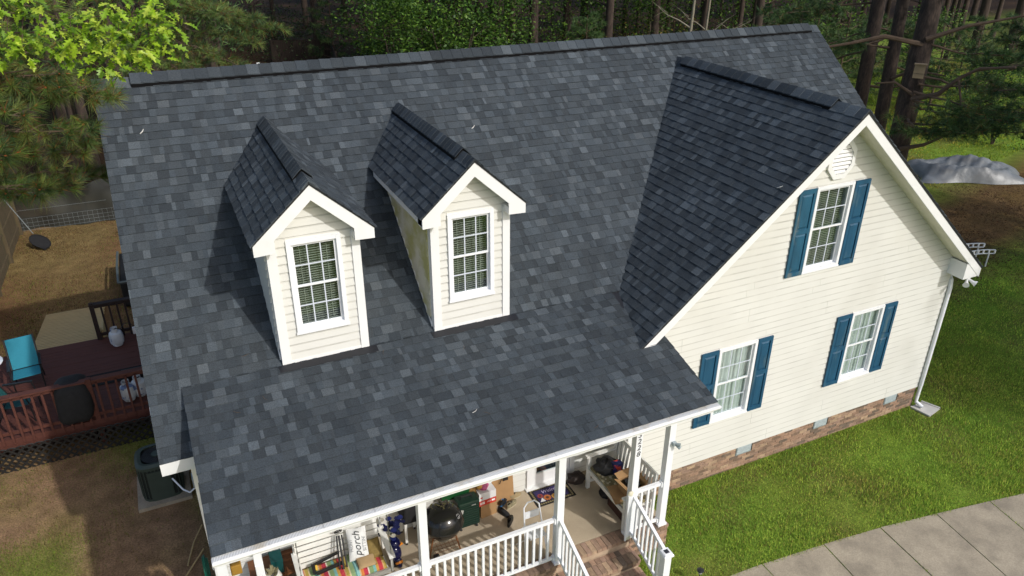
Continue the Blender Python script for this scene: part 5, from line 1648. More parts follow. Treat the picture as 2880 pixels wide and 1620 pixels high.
cd = thing('conduit_box', 'grey electrical disconnect box with a white conduit on the left wall', 'electrical box', (.20, 2.6, .2))
MB().box(.14, .29, 2.5, 2.66, .28, .50).build('box', GALV, cd)
MB().tube([(.2, 2.52, .30), (.06, 2.62, .12), (-.05, 2.8, .08), (-.2, 3.05, .2)], .016, 7).build('conduit', VINYL, cd, smooth=True)
hs = MB()
for i in range(7):
    r = .10+.012*i
    hs.tube([(.17+.03*math.sin(i), .22+r*math.cos(t), .52+r*1.3*math.sin(t)) for t in np.linspace(0, 2*math.pi, 17)], .012, 5, cap=False)
tag(hs.build('garden_hose', mat('green_hose', hx('0e6a55', .8), rough=.4)), 'coiled green garden hose hanging at the left wall of the porch', 'hose')
tag(MB().tube([(.15, 2.10, -.24), (-.02, 1.75, -.27), (-.10, 1.48, -.28), (-.16, 1.25, -.28)], .014, 6).build('fallen_stick', RAWW), 'upper pale stick lying on the shaded side yard', 'stick', 'sticks on the side yard')
tag(MB().tube([(.12, 1.50, -.25), (-.05, 1.26, -.27), (-.22, 1.0, -.28), (-.3, .7, -.28)], .015, 6).build('fallen_stick', RAWW), 'lower pale stick lying on the shaded side yard', 'stick', 'sticks on the side yard')
# dark tub behind the deck
tu = thing('garden_tub', 'black tub with a grey rim standing in the back yard', 'tub', (-.55, 12.6, -.3))
MB().box(-.93, .1, 11.65, 13.8, -.3, .45).build('tub_body', BLACK, tu, bevel=.05)
rm = MB(); rm.tube([(-.95, 11.62, .48), (-.97, 12.7, .49), (-.95, 13.82, .48)], .035, 8); rm.tube([(-.95, 11.62, .48), (.1, 11.6, .48)], .035, 8)
rm.build('rim', mat('grey_rim', hx('5c6664', .7), rough=.5), tu, smooth=True)

# ------------------------------------------------------------------ fences
FW = mat('old_fence_wood', hx('6e5f45', .62), rough=.9, var=.25, scale=5, stretch=(4, 4, .5), bump=.3, stain=hx('4b5a2a', .6), sstr=.5, sscale=1.2)
FWD = mat('dark_fence_wood', hx('3c2f24', .62), rough=.9, var=.2, scale=5, stretch=(4, 4, .5))
def wood_fence(a, b, h, m, label, step=.15, post=2.4, back=1):
    a, b = V3(a), V3(b); d = b-a; L = np.linalg.norm(d); d /= L
    nrm = np.array([-d[1], d[0], 0])*back
    t = thing('wood_fence', label, 'fence', tuple((a+b)/2))
    n = int(L/step)
    for i in range(n):
        p = a+d*(i*step+step/2)
        hh = h+RND.uniform(-.015, .015)
        z = float(ground_z(p[0], p[1]))
        MB().bar((p[0], p[1], z), (p[0], p[1], z+hh), step*.93, .02, nrm).build('board', m, t)
    for k in range(int(L/post)+1):
        p = a+d*min(k*post, L)+nrm*.06
        z = float(ground_z(p[0], p[1]))
        MB().box(p[0]-.05, p[0]+.05, p[1]-.05, p[1]+.05, z-.1, z+h+.05).build('post', m, t)
    for q in (.3, .95, h-.2):
        z = float(ground_z(*((a+b)/2)[:2]))
        MB().bar(a+nrm*.035+V3((0, 0, z+q)), b+nrm*.035+V3((0, 0, z+q)), .04, .085).build('cross_rail', m, t)
    return t
wood_fence((-4.02, 18.7, 0), (-4.30, 9.2, 0), 1.75, FW, 'weathered board fence along the left edge of the back yard')
wood_fence((8.6, 44.0, 0), (12.2, 42.6, 0), 1.5, FWD, 'dark board fence at the far end of the wooded yard, seen above the ridge', step=.2)
wood_fence((12.2, 42.6, 0), (10.2, 31.5, 0), 1.5, FWD, 'dark board fence running back from the yard corner into the woods', step=.2)
nf = thing('wire_fence', 'sagging black mesh on a wire fence across the back yard', 'fence', (-1.2, 18.8, -.2))
NETM = bpy.data.materials.new('black_netting'); NETM.use_nodes = True
t_ = NETM.node_tree; b_ = t_.nodes['Principled BSDF']; b_.inputs['Base Color'].default_value = (.036, .038, .032, 1); b_.inputs['Roughness'].default_value = .6
tr_ = t_.nodes.new('ShaderNodeBsdfTransparent'); mx_ = t_.nodes.new('ShaderNodeMixShader'); mx_.inputs[0].default_value = .86
t_.links.new(tr_.outputs[0], mx_.inputs[1]); t_.links.new(b_.outputs[0], mx_.inputs[2]); t_.links.new(mx_.outputs[0], t_.nodes['Material Output'].inputs['Surface'])
net = MB()
nn, mm = 40, 12
def netp(i, j):
    x = -4.0+6.2*i/nn; v = j/mm
    top = 1.25-.28*abs(math.sin((x+4)*1.15))
    return (x, 18.8+.10*math.sin(x*3+v*4)*v+.06*math.sin(x*7)+.25*(1-v)*max(0, math.sin(x*1.3)), -.28+(top+.28)*v)
P_ = [netp(i, j) for j in range(mm+1) for i in range(nn+1)]
net.add(P_, [(j*(nn+1)+i, j*(nn+1)+i+1, (j+1)*(nn+1)+i+1, (j+1)*(nn+1)+i) for j in range(mm) for i in range(nn)])
net.build('netting', NETM, nf, smooth=True)
wr = MB()
for z in (-.2, -.08, .05, .2, .5):
    wr.tube([(-4, 18.72, z), (2.3, 18.72, z-.02)], .0022, 4)
for i in range(42):
    wr.tube([(-4+i*.15, 18.72, -.25), (-4+i*.15, 18.72, .2)], .0016, 4)
wr.build('wire_mesh', GALV, nf)
for x in (-3.95, -1.9, .2, 2.2):
    MB().tube([(x, 18.85, -.35), (x, 18.85, 1.35)], .03, 7).build('post', FWD, nf)
ln2 = thing('landing_net', 'black landing net on a long pole leaning on the board fence', 'net', (-3.3, 17.1, -.3))
MB().tube([(-3.42, 17.35, .15), (-3.85, 16.9, 1.55)], .013, 6).build('pole', GALV, ln2)
hoop = [(-3.38+.27*math.sin(t)+.12*(1-math.cos(t)), 17.3-.42*(1-math.cos(t))*.5-.05*math.sin(t), .12-.17*(1-math.cos(t))) for t in np.linspace(0, 2*math.pi, 17)]
MB().tube(hoop, .014, 6, cap=False).build('hoop', BLACKM, ln2)
bg_ = MB(); cpt = V3((-3.15, 16.85, -.27))
for k in range(16):
    bg_.add([hoop[k], hoop[k+1], cpt], [(0, 1, 2)])
bg_.build('net_bag', CLOTHK, ln2)
wire = thing('field_fence', 'thin wire field fence at the far edge of the lawn', 'fence', (48, 19, 0))
w1 = MB()
for z in (.3, .6, .9, 1.2):
    w1.tube([(36.0, 34.0, z), (60, 16.5, z)], .012, 4)
w1.build('wires', mat('rusty_wire', hx('4a3a2c', .7), rough=.7), wire)
for i in range(10):
    f = i/9
    MB().tube([(36+24*f, 34-17.5*f, 0), (36+24*f, 34-17.5*f, 1.35)], .05, 6).build('post', FWD, wire)
tag(MB().box(6.55, 6.72, 36.2, 36.35, -.3, 1.5).build('white_post', WHITE), 'white post among the pine branches behind the ridge', 'post')
tag(MB().lathe([(.05, 0), (.05, .45), (.035, .50)], (6.75, 4.75, 6.60), 10).build('plumbing_vent', GALV, smooth=True), 'grey plumbing vent tip poking above the ridge', 'vent pipe')

# ------------------------------------------------------------------ tarp covered pile, plastic edging, bird box
TARP = mat('silver_tarp', hx('8e9294', .55), rough=.42, var=.25, scale=2.0, bump=1.0, bscale=7, stain=hx('5e5a52', .8), sstr=.5, sscale=1.4, slo=.5, shi=.7)
tm = MB()
nu, nv_ = 80, 44
ca, sa = math.cos(math.radians(-28)), math.sin(math.radians(-28))
def tarp_pt(i, j):
    u, v = i/nu*2-1, j/nv_*2-1
    e = max(0, 1-abs(u)**2.6)*max(0, 1-abs(v)**2.4)
    h = .46*min(1.0, e*1.9)**.75*(1+.18*math.sin(u*5+1)+.12*math.sin(v*7+u*3))+.10*math.sin(u*6+v*4)*e+.035*math.sin(v*13-u*17)*e+.035*abs(math.sin(u*15+v*11+2*math.sin(v*3)))*e-.02*abs(math.sin(u*27-v*9))*e
    hx0, hy0 = u*2.15*(1+.08*math.sin(v*4)), v*1.2*(1+.06*math.sin(u*6))
    x, y = 29.7+ca*hx0-sa*hy0, 9.3+sa*hx0+ca*hy0
    return (x, y, max(.02, h)+float(ground_z(x, y)))
P_ = [tarp_pt(i, j) for j in range(nv_+1) for i in range(nu+1)]
tm.add(P_, [(j*(nu+1)+i, j*(nu+1)+i+1, (j+1)*(nu+1)+i+1, (j+1)*(nu+1)+i) for j in range(nv_) for i in range(nu)])
tag(tm.build('tarp_pile', TARP, smooth=True), 'silver tarp thrown over a low pile on the lawn at the right', 'tarp')
def edging(x0, y0, label):
    t = thing('plastic_edging', label, 'edging', (x0, y0, .0), 0, 'curved perforated strips by the wing')
    for s, z in ((0, .55), (1, .43)):
        pts = [(x0+1.5*math.sin(a), y0-1.5*(1-math.cos(a)), z) for a in np.linspace(-.35, .55, 12)]
        r = MB()
        for a, b in zip(pts[:-1], pts[1:]):
            r.bar(a, b, .03, .02)
        r.build('strip', VINYL, t)
    for a in np.linspace(-.35, .55, 9):
        MB().box(x0+1.5*math.sin(a)-.03, x0+1.5*math.sin(a)+.03, y0-1.5*(1-math.cos(a))-.012, y0-1.5*(1-math.cos(a))+.012, .44, .54).build('web', VINYL, t)
    for a in (-.3, .45):
        MB().tube([(x0+1.5*math.sin(a), y0-1.5*(1-math.cos(a)), 0), (x0+1.5*math.sin(a), y0-1.5*(1-math.cos(a)), .44)], .02, 6).build('leg', VINYL, t)
edging(21.9, 3.75, 'farther of two curved white perforated strips beyond the right eave')
edging(21.75, 3.30, 'nearer of two curved white perforated strips beyond the right eave')
# ------------------------------------------------------------------ trees
BARK = mat('pine_bark', hx('54453b', .48), rough=.95, var=.5, scale=4, fine=.4, fscale=14, stretch=(2.2, 2.2, .6), bump=1.0, bscale=14)
BARKD = mat('dark_bark', hx('52443a', .6), rough=.95, var=.3, scale=5, stretch=(2.2, 2.2, .5), bump=.8, bscale=14)
BARKP = mat('pale_bark', hx('a39a86', .62), rough=.8, var=.2, scale=6, stretch=(2, 2, .6))
TWIG = mat('twig_bark', hx('6e5a48', .62), rough=.9, var=.2)
NEED = mat('pine_needles', attr=True, rough=.55, var=.0, spec=.3, trans=.15)
LEAFM = mat('broad_leaves', attr=True, rough=.5, var=.0, spec=.3, trans=.30)

def unit(v):
    v = np.asarray(v, float); return v/(np.linalg.norm(v, axis=-1, keepdims=True)+1e-9)

def tufts(cs, ds, nn, ln, wd_, pal, spread=.9, dry=.0):
    """needle bundles: cs centres, ds directions -> triangle arrays"""
    cs, ds = np.asarray(cs, float), unit(ds)
    m = len(cs)
    C_ = np.repeat(cs, nn, 0); D = np.repeat(ds, nn, 0)
    r = unit(NP.normal(size=(m*nn, 3)))
    d = unit(D*1.0+r*spread)
    base = C_+D*NP.uniform(-.5, .35, (m*nn, 1))*ln*.6
    tip = base+d*(ln*NP.uniform(.75, 1.15, (m*nn, 1)))+np.array([0, 0, -.12])*ln
    s = unit(np.cross(d, NP.normal(size=(m*nn, 3))))*wd_
    V = np.stack([base-s, base+s, tip], 1)
    pal = np.asarray(pal)
    k = np.repeat(NP.integers(0, len(pal), m), nn)
    col = pal[k]*NP.uniform(.65, 1.3, (m*nn, 1))
    if dry:
        dd = NP.random(m*nn) < dry
        col[dd] = np.array(hx('9a6a38', .6))*NP.uniform(.7, 1.2, (dd.sum(), 1))
    return V, col

def limb_path(a, b, sag=.0, n=7, wob=.06):
    a, b = V3(a), V3(b); L = np.linalg.norm(b-a)
    o = []
    for i in range(n):
        t = i/(n-1)
        p = a+(b-a)*t+V3((0, 0, -sag*math.sin(math.pi*t)))
        if 0 < i < n-1: p = p+NP.normal(size=3)*wob*L*.25
        o.append(p)
    return o

def pine_bough(a, b, nt, r0, mb, cs, ds, sag=.0, side=.55, t0=.35, up=.35):
    """limb from a to b with side twigs that end in needle tufts"""
    P = limb_path(a, b, sag)
    mb.tube(P, list(np.linspace(r0, r0*.3, len(P))), 6)
    ax = unit(V3(b)-V3(a))
    lat = unit(np.cross(ax, (0, 0, 1)))
    for i in range(nt):
        t = t0+(1-t0)*((i+NP.random())/nt)
        q = t*(len(P)-1); k = min(int(q), len(P)-2)
        p = P[k]+(P[k+1]-P[k])*(q-k)
        s = 1 if i % 2 else -1
        L = side*(1.25-t)*NP.uniform(.6, 1.3)
        d = unit(lat*s*NP.uniform(.6, 1.1)+ax*NP.uniform(.3, 1.0)+np.array([0, 0, up*NP.uniform(-.2, 1.2)]))
        e = p+d*L
        mb.tube([p, (p+e)/2+NP.normal(size=3)*.03, e], [r0*.25, r0*.18, r0*.12], 4)
        cs.append(e); ds.append(d+np.array([0, 0, .25]))
        if NP.random() < .6:
            cs.append(p+d*L*.6+NP.normal(size=3)*.06); ds.append(unit(d+NP.normal(size=3)*.6))
    cs.append(P[-1]); ds.append(ax)

PALN = [hx('6e8a40', .62), hx('849a48', .64), hx('567240', .6), hx('8e9c50', .62)]
PALD = [hx('4c6c3c', .66), hx('5d7c42', .66), hx('3e5c36', .62), hx('6d844a', .66)]
PALG = [hx('6a8644', .75), hx('7f954c', .75), hx('587244', .7)]
BUD = mat('pine_bud', hx('b86a34', .8), rough=.7)

# --- long needled pine whose branches reach over the left end of the roof
pine = thing('pine_tree', 'long needled pine whose orange budded branches hang over the left roof corner', 'tree', (-5.4, 4.6, -.3))
MB().tube([(-5.4, 4.6, -.4), (-5.35, 4.6, 3), (-5.2, 4.5, 7), (-5.1, 4.4, 11), (-5.0, 4.4, 15)], [.27, .24, .20, .15, .05], 12).build('trunk', BARK, pine, smooth=True)
lm = MB(); cs, ds = [], []
BO = [((-5.2, 4.5, 7.6), (.32, 1.85, 7.35), .03, 24), ((-5.2, 4.5, 7.2), (-.05, 1.9, 6.95), .05, 22), ((-5.2, 4.5, 7.9), (-.2, 2.2, 7.65), .0, 20),
      ((-5.2, 4.5, 6.6), (-.25, 2.3, 6.55), .1, 22), ((-5.2, 4.5, 6.2), (-.55, 2.9, 5.9), .1, 20), ((-5.2, 4.5, 8.4), (-.6, 2.6, 8.05), .0, 20), ((-5.2, 4.4, 6.9), (-1.0, 1.3, 6.9), .0, 18),
      ((-5.3, 4.5, 6.0), (-.2, 4.3, 5.6), .0, 20), ((-5.2, 4.4, 8.9), (-.4, 3.8, 8.3), .0, 20), ((-5.2, 4.4, 9.5), (-.9, 3.6, 9.0), .0, 18), ((-5.2, 4.5, 7.7), (-.35, 2.5, 7.3), .0, 22), ((-5.2, 4.5, 8.1), (.15, 3.0, 7.75), .0, 24), ((-5.2, 4.5, 7.4), (-.7, 1.5, 7.3), .0, 22), ((-5.2, 4.5, 6.4), (-.75, 2.0, 6.2), .0, 22), ((-5.2, 4.5, 7.9), (-.9, 2.2, 7.9), .0, 22)]
for a, b, sg, nt_ in BO: pine_bough(a, b, int(nt_*1.95), .035, lm, cs, ds, sag=sg, side=.75, t0=.38)
lm.build('limbs', TWIG, pine, smooth=True, kind='stuff')
Vt, ct_ = tufts(cs, ds, 85, .21, .0033, PALN, spread=.85, dry=.12)
raw_mesh('needles', Vt.reshape(-1, 3), np.arange(len(Vt)*3).reshape(-1, 3), NEED, ct_, pine, kind='stuff')
bm_ = MB()
for c, d in zip(cs, ds):
    if NP.random() < .34:
        d = unit(d); bm_.tube([c+d*.02, c+d*.04, c+d*.07], [.010, .014, .004], 5)
bm_.build('buds', BUD, pine, kind='stuff')

# --- oak branch with bright young leaves, near the camera on the left
oak = thing('oak_tree', 'oak branches with bright yellow green young leaves in the upper left corner', 'tree', (-4.6, -.9, -.35))
MB().tube([(-4.6, -.9, -.4), (-4.5, -.9, 4), (-4.2, -.85, 8), (-3.9, -.8, 11)], [.22, .19, .13, .06], 10).build('trunk', BARKD, oak, smooth=True)
def oak_leaf():
    n = 7
    pts = [(0, 0)]
    lob = [(.10, .012), (.28, .20), (.34, .07), (.52, .30), (.57, .09), (.78, .22), (.82, .07), (1.0, .03)]
    R_ = [(t, w) for t, w in lob]
    out = [(0, .006)]+R_
    vs, fs = [], []
    for t, w in out:
        z = -.10*t*t
        vs += [(t, w, z+.22*w), (t, 0, z), (t, -w, z+.22*w)]
    for i in range(len(out)-1):
        a, b = i*3, (i+1)*3
        fs += [(a, a+1, b+1, b), (a+1, a+2, b+2, b+1)]
    return vs, fs
OVS, OFS = oak_leaf()
OAKM = [mat('oak_leaf_a', hx('98b82a', 1.0), rough=.45, var=.3, scale=11, trans=.35), mat('oak_leaf_b', hx('7ea224', .92), rough=.45, var=.3, scale=11, trans=.35), mat('oak_leaf_c', hx('b2c644', 1.0), rough=.45, var=.3, scale=11, trans=.35)]
olm = []
for m_ in OAKM:
    me = bpy.data.meshes.new('oak_leaf'); me.from_pydata(OVS, [], OFS); me.materials.append(m_)
    olm.append(me)
OAKT = [(-.35, -1.07, 8.85), (-.12, -1.05, 8.80), (.20, -1.03, 8.62), (.63, -1.0, 8.76), (.92, -1.0, 8.78), (1.0, -1.02, 8.62), (.92, -1.05, 8.46), (.72, -1.05, 8.34), (.49, -1.02, 8.52), (.29, -1.05, 8.46), (.43, -1.08, 8.26), (-.05, -1.06, 8.60), (-.21, -1.08, 8.52), (.04, -1.06, 8.42), (-.33, -1.1, 8.46), (.60, -1.06, 8.58), (.78, -1.04, 8.66), (.35, -1.04, 8.66), (.98, -1.04, 8.53), (-.2, -.98, 8.95), (-.42, -1.1, 8.62), (.5, -1.06, 8.38), (.15, -1.05, 8.52), (.84, -1.05, 8.40)]
ob_ = MB()
main_tw = [((-4.1, -.85, 8.7), (1.0, -.8, 8.72)), ((-4.1, -.85, 8.9), (.95, -.5, 8.45)), ((-4.2, -.85, 8.2), (.4, -.7, 8.35))]
for a, b in main_tw:
    P = limb_path(a, b, .12, 9, .05); ob_.tube(P, list(np.linspace(.022, .004, 9)), 6)
nleaf = 0
branch_pts = [V3(a)+(V3(b)-V3(a))*t for a, b in main_tw for t in np.linspace(.72, 1, 12)]
leafs = []
for c in OAKT:
    c = V3(c)
    q = min(branch_pts, key=lambda p: np.linalg.norm(p-c))
    ob_.tube([q, (q+c)/2+V3((0, 0, .03)), c], [.006, .004, .003], 4)
    for k in range(12):
        leafs.append((c+NP.normal(size=3)*np.array([.07, .07, .05]), k))
branch = ob_.build('branch', TWIG, oak)
for p, k in leafs:
    o = bpy.data.objects.new('leaf', olm[NP.integers(0, 3)])
    COL.objects.link(o); o.parent = branch
    d = unit(np.array([NP.normal()*.8+.1, -.45+NP.normal()*.45, -.45+NP.normal()*.45]))
    up_ = unit(np.array([NP.normal()*.4, -.3+NP.normal()*.3, 1.0]))
    y_ = unit(np.cross(up_, d)); z_ = np.cross(d, y_)
    s = NP.uniform(.095, .16)
    M = Matrix(((d[0]*s, y_[0]*s, z_[0]*s, p[0]), (d[1]*s, y_[1]*s, z_[1]*s, p[1]), (d[2]*s, y_[2]*s, z_[2]*s, p[2]), (0, 0, 0, 1)))
    o.matrix_local = Matrix.Translation(-Vector(oak.location)) @ M

# the smaller leaves behind them
nl = 620
base_c = np.array(OAKT)[NP.integers(0, len(OAKT), nl)]+NP.normal(size=(nl, 3))*np.array([.14, .16, .08])+np.array([-.03, .12, .01])
dd = unit(np.stack([NP.normal(0, .9, nl), -.4+NP.normal(0, .5, nl), -.45+NP.normal(0, .5, nl)], -1))
uu = unit(np.stack([NP.normal(0, .5, nl), -.2+NP.normal(0, .5, nl), np.ones(nl)], -1))
yy = unit(np.cross(uu, dd)); zz = np.cross(dd, yy)
ss = NP.uniform(.07, .13, (nl, 1, 1))
LV = np.array(OVS)
VV = base_c[:, None, :]+ss*(LV[None, :, 0:1]*dd[:, None, :]+LV[None, :, 1:2]*yy[:, None, :]+LV[None, :, 2:3]*zz[:, None, :])
FF = (np.array(OFS)[None]+(np.arange(nl)*len(OVS))[:, None, None]).reshape(-1, 4)
pc = np.array([hx('8cac2c', .9), hx('6f9424', .85), hx('a8be40', .92), hx('5a7c24', .75)])[NP.integers(0, 4, nl)]*NP.uniform(.75, 1.2, (nl, 1))
raw_mesh('leaf_mass', VV.reshape(-1, 3), FF, LEAFM, np.repeat(pc, len(OFS), 0), oak, nper=4, kind='stuff')

# --- pine behind the left half of the ridge
p2 = thing('pine_tree', 'pine with drooping green branches behind the left half of the ridge', 'tree', (.3, 17.6, -.3))
MB().tube([(.3, 17.6, -.4), (.35, 17.5, 5), (.4, 17.4, 11), (.4, 17.4, 15)], [.24, .20, .12, .04], 10).build('trunk', BARKD, p2, smooth=True)
lm = MB(); cs, ds = [], []
for b, nt_ in (((.7, 13.2, 5.5), 18), ((1.6, 13.2, 5.6), 22), ((2.6, 13.2, 5.9), 26), ((3.6, 13.1, 6.15), 28), ((4.4, 13.1, 6.5), 28), ((3.8, 13.2, 6.8), 24), ((3.0, 13.3, 6.9), 22), ((2.1, 13.1, 5.5), 20), ((3.3, 13.0, 5.5), 22), ((1.3, 13.4, 6.5), 20), ((.2, 13.6, 6.2), 18), ((1.9, 14, 7.4), 20), ((3.2, 14.5, 7.6), 20), ((.5, 14.5, 7.3), 18), ((-.6, 14, 6.9), 18), ((-1.6, 14.2, 7.3), 18)):
    pine_bough((.38, 17.4, b[2]+.7), b, int(nt_*1.4), .04, lm, cs, ds, sag=.1, side=.6, t0=.3)
lm.build('limbs', TWIG, p2, smooth=True, kind='stuff')
Vt, ct_ = tufts(cs, ds, 48, .24, .0055, PALG, spread=.9, dry=.13)
raw_mesh('needles', Vt.reshape(-1, 3), np.arange(len(Vt)*3).reshape(-1, 3), NEED, ct_, p2, kind='stuff')

# --- three big pines right of the house
def big_pine(base, top, r, label, limbs, boughs, npal=PALD, nn=44):
    t = thing('pine_tree', label, 'tree', base)
    b, e = V3(base), V3(top)
    P = [b+(e-b)*f+np.array([math.sin(f*5)*.06, math.cos(f*4)*.06, 0])*f for f in (0, .1, .25, .45, .7, 1.0)]
    P[0] = P[0]-np.array([0, 0, .2])
    MB().tube(P, [r*1.35, r*1.08, r, r*.9, r*.6, r*.15], 14).build('trunk', BARK, t, smooth=True)
    for q in limbs:
        rr = q[-1]; pp = [V3(x) for x in q[:-1]]
        MB().tube(pp, list(np.linspace(rr, rr*.35, len(pp))), 7).build('limb', TWIG, t, smooth=True)
    lm = MB(); cs, ds = [], []
    for a, c, nt_, sg in boughs:
        pine_bough(a, c, int(nt_*.62), .035, lm, cs, ds, sag=sg, side=.95, t0=.3)
    lm.build('bough_limbs', TWIG, t, smooth=True, kind='stuff')
    Vt, ct_ = tufts(cs, ds, nn, .26, .006, npal, spread=.95, dry=.05)
    raw_mesh('needles', Vt.reshape(-1, 3), np.arange(len(Vt)*3).reshape(-1, 3), NEED, ct_, t, kind='stuff')
    return t
big_pine((20.5, 7.1, 0), (21.6, 8.6, 16), .215, 'left one of three tall pines beside the right roof edge', [[(20.95, 7.8, 4.6), (21.5, 7.2, 4.55), (21.9, 6.8, 4.7), .05]],
         [((21.0, 7.9, 6.2), (19.9, 9.6, 5.6), 40, .1), ((21.0, 7.9, 5.6), (20.3, 10.2, 4.9), 40, .1), ((21.0, 7.9, 6.4), (22.0, 6.9, 6.2), 26, .1), ((21.1, 8.0, 7.0), (18.6, 9.9, 6.6), 40, .1), ((21.1, 8.0, 7.4), (18.9, 9.4, 6.3), 40, .1), ((21.1, 8.0, 7.8), (19.6, 10.2, 6.1), 26, .1), ((21.1, 8.0, 8.2), (20.5, 10.8, 6.4), 22, .1), ((21.1, 8, 9.5), (23, 6.5, 9), 26, 0), ((21.1, 8, 10), (19, 6.8, 9.8), 26, 0), ((21.2, 8.1, 12), (22.6, 9.6, 12), 24, 0), ((21.2, 8.1, 13), (19.8, 8, 13.2), 24, 0)])
big_pine((19.75, 5.6, 0), (20.9, 7.2, 15), .19, 'middle one of three tall pines beside the right roof edge', [[(20.1, 6.0, 5.2), (20.3, 5.5, 5.5), (20.9, 4.9, 5.4), .05], [(20.2, 6.2, 6.0), (19.7, 6.5, 6.05), (19.2, 6.9, 6.2), .04]],
         [((20.2, 6.2, 6.4), (19.3, 7.2, 6.0), 34, .1), ((20.2, 6.2, 5.6), (21.3, 5.6, 5.2), 34, .1), ((20.3, 6.3, 7.6), (20.0, 4.6, 8.3), 22, .1), ((20.4, 6.4, 9), (22, 5, 9.2), 26, 0), ((20.4, 6.4, 9.8), (18.6, 6.5, 9.9), 26, 0), ((20.5, 6.6, 12), (21.5, 7.5, 12.5), 24, 0)])
T3 = big_pine((18.85, 4.28, 0), (20.6, 5.75, 15), .29, 'right and thickest of three tall pines, carrying a wooden box', [
    [(19.50, 4.75, 6.35), (18.6, 5.3, 6.55), (17.9, 5.75, 6.35), (17.1, 6.3, 6.15), .075], [(19.45, 4.7, 6.5), (20.0, 4.0, 6.9), (20.9, 3.2, 7.2), .07],
    [(19.2, 4.5, 5.0), (19.35, 3.9, 5.25), (19.5, 3.55, 5.7), (19.7, 3.2, 6.0), (19.85, 2.4, 6.15), .075], [(19.25, 4.5, 5.1), (18.9, 4.9, 5.4), (18.55, 5.2, 5.35), .05],
    [(19.0, 4.35, 3.7), (19.3, 3.9, 3.9), (19.6, 3.5, 4.25), .07], [(18.95, 4.4, 3.4), (18.5, 4.5, 3.55), .05], [(19.5, 3.55, 5.7), (19.45, 3.3, 5.2), (19.3, 3.1, 4.8), .035]],
    [((19.1, 4.4, 4.5), (17.95, 3.0, 4.55), 34, .05), ((19.1, 4.4, 4.3), (18.4, 2.1, 4.75), 40, .05), ((19.2, 4.4, 5.0), (19.0, 1.6, 5.1), 42, .05), ((19.2, 4.5, 5.2), (19.6, 1.4, 5.3), 40, .1), ((19.1, 4.4, 4.4), (19.3, 1.3, 4.9), 44, .05), ((19.2, 4.4, 4.9), (18.6, 2.6, 5.0), 34, .05), ((19.3, 4.6, 5.6), (20.6, 2.0, 5.6), 36, .1), ((19.5, 4.8, 6.4), (21.2, 3.4, 6.2), 34, .1), ((19.9, 3.4, 5.9), (20.9, 2.0, 6.4), 30, .05), ((19.3, 4.5, 5.4), (21.2, 3.6, 5.4), 30, .05),
     ((19.8, 5, 8.5), (21.6, 3.6, 8.6), 30, 0), ((19.8, 5, 9), (18, 4.6, 9.1), 30, 0), ((19.9, 5.2, 11), (21, 6.2, 11.3), 26, 0), ((20, 5.3, 12), (19, 4.3, 12.3), 26, 0)])
bx = thing('bat_box', 'small tan wooden box nailed to the thickest pine trunk', 'box', (19.16, 4.34, 5.6))
BXM = mat('tan_box_wood', hx('a08c6c', .7), rough=.8, var=.1)
dq = unit(np.array([.735-19.2, -9.457-4.4, 0]))
qx = np.cross(dq, (0, 0, 1)); cB = np.array([19.22, 4.50, 5.62])+dq*.33
MB().bar(cB+V3((0, 0, 0)), cB+V3((0, 0, .34)), .26, .10, dq).build('box_body', BXM, bx)
MB().bar(cB+V3((0, 0, .345))+dq*.02, cB+V3((0, 0, .37))+dq*.02, .30, .15, dq).build('roof_board', BXM, bx)
MB().bar(cB+V3((0, 0, .12))+dq*.053, cB+V3((0, 0, .125))+dq*.053, .262, .01, dq).build('slot', BLACK, bx)

big_pine((24.6, 2.2, 0), (25.2, 2.6, 15), .25, 'pine beyond the right edge whose boughs hang in above the tarp', [[(24.8, 2.3, 5.6), (23.6, 3.4, 5.9), (22.6, 4.4, 5.5), .06]],
         [((24.8, 2.3, 6.0), (22.0, 4.9, 5.6), 46, .1), ((24.8, 2.3, 7.0), (22.5, 4.4, 6.7), 46, .1), ((24.8, 2.3, 5.2), (22.3, 4.4, 4.9), 46, .1), ((24.8, 2.3, 6.4), (23.2, 5.0, 6.2), 40, .1), ((24.8, 2.3, 4.8), (22.9, 4.6, 4.2), 40, .05)])
# --- woods behind the house: shared meshes, one object per tree
def crown_mesh(name, n, R, H, kind, seed):
    g = np.random.default_rng(seed)
    nb = 26
    bc = np.stack([g.normal(0, .42, nb)*R, g.normal(0, .42, nb)*R, g.uniform(0, 1, nb)*H], -1)
    k = g.integers(0, nb, n)
    c = bc[k]+g.normal(0, 1, (n, 3))*np.array([.16*R, .16*R, .09*H])
    if kind == 'pine':
        d = unit(g.normal(size=(n, 3))+np.array([0, 0, .4])); s = unit(np.cross(d, g.normal(size=(n, 3))))*.03
        L = g.uniform(.25, .42, (n, 1))
        V = np.stack([c-s, c+s, c+d*L], 1); pal = np.array(PALD)
        F = np.arange(n*3).reshape(n, 3); nper = 3
    else:
        d = unit(g.normal(size=(n, 3))*np.array([1, 1, .5])); e = unit(np.cross(d, g.normal(size=(n, 3))+np.array([0, 0, 1.5])))
        L = g.uniform(.06, .115, (n, 1))
        V = np.stack([c-d*L, c+e*L*.55, c+d*L, c-e*L*.55], 1); pal = np.array([hx('628a34', .72), hx('4c7030', .68), hx('7ca03e', .75), hx('3e5e28', .65)])
        F = np.arange(n*4).reshape(n, 4); nper = 4
    col = pal[g.integers(0, len(pal), n)]*g.uniform(.7, 1.25, (n, 1))
    o = raw_mesh(name, V.reshape(-1, 3), F, NEED if kind == 'pine' else LEAFM, col, nper=nper)
    me = o.data; bpy.data.objects.remove(o)
    return me
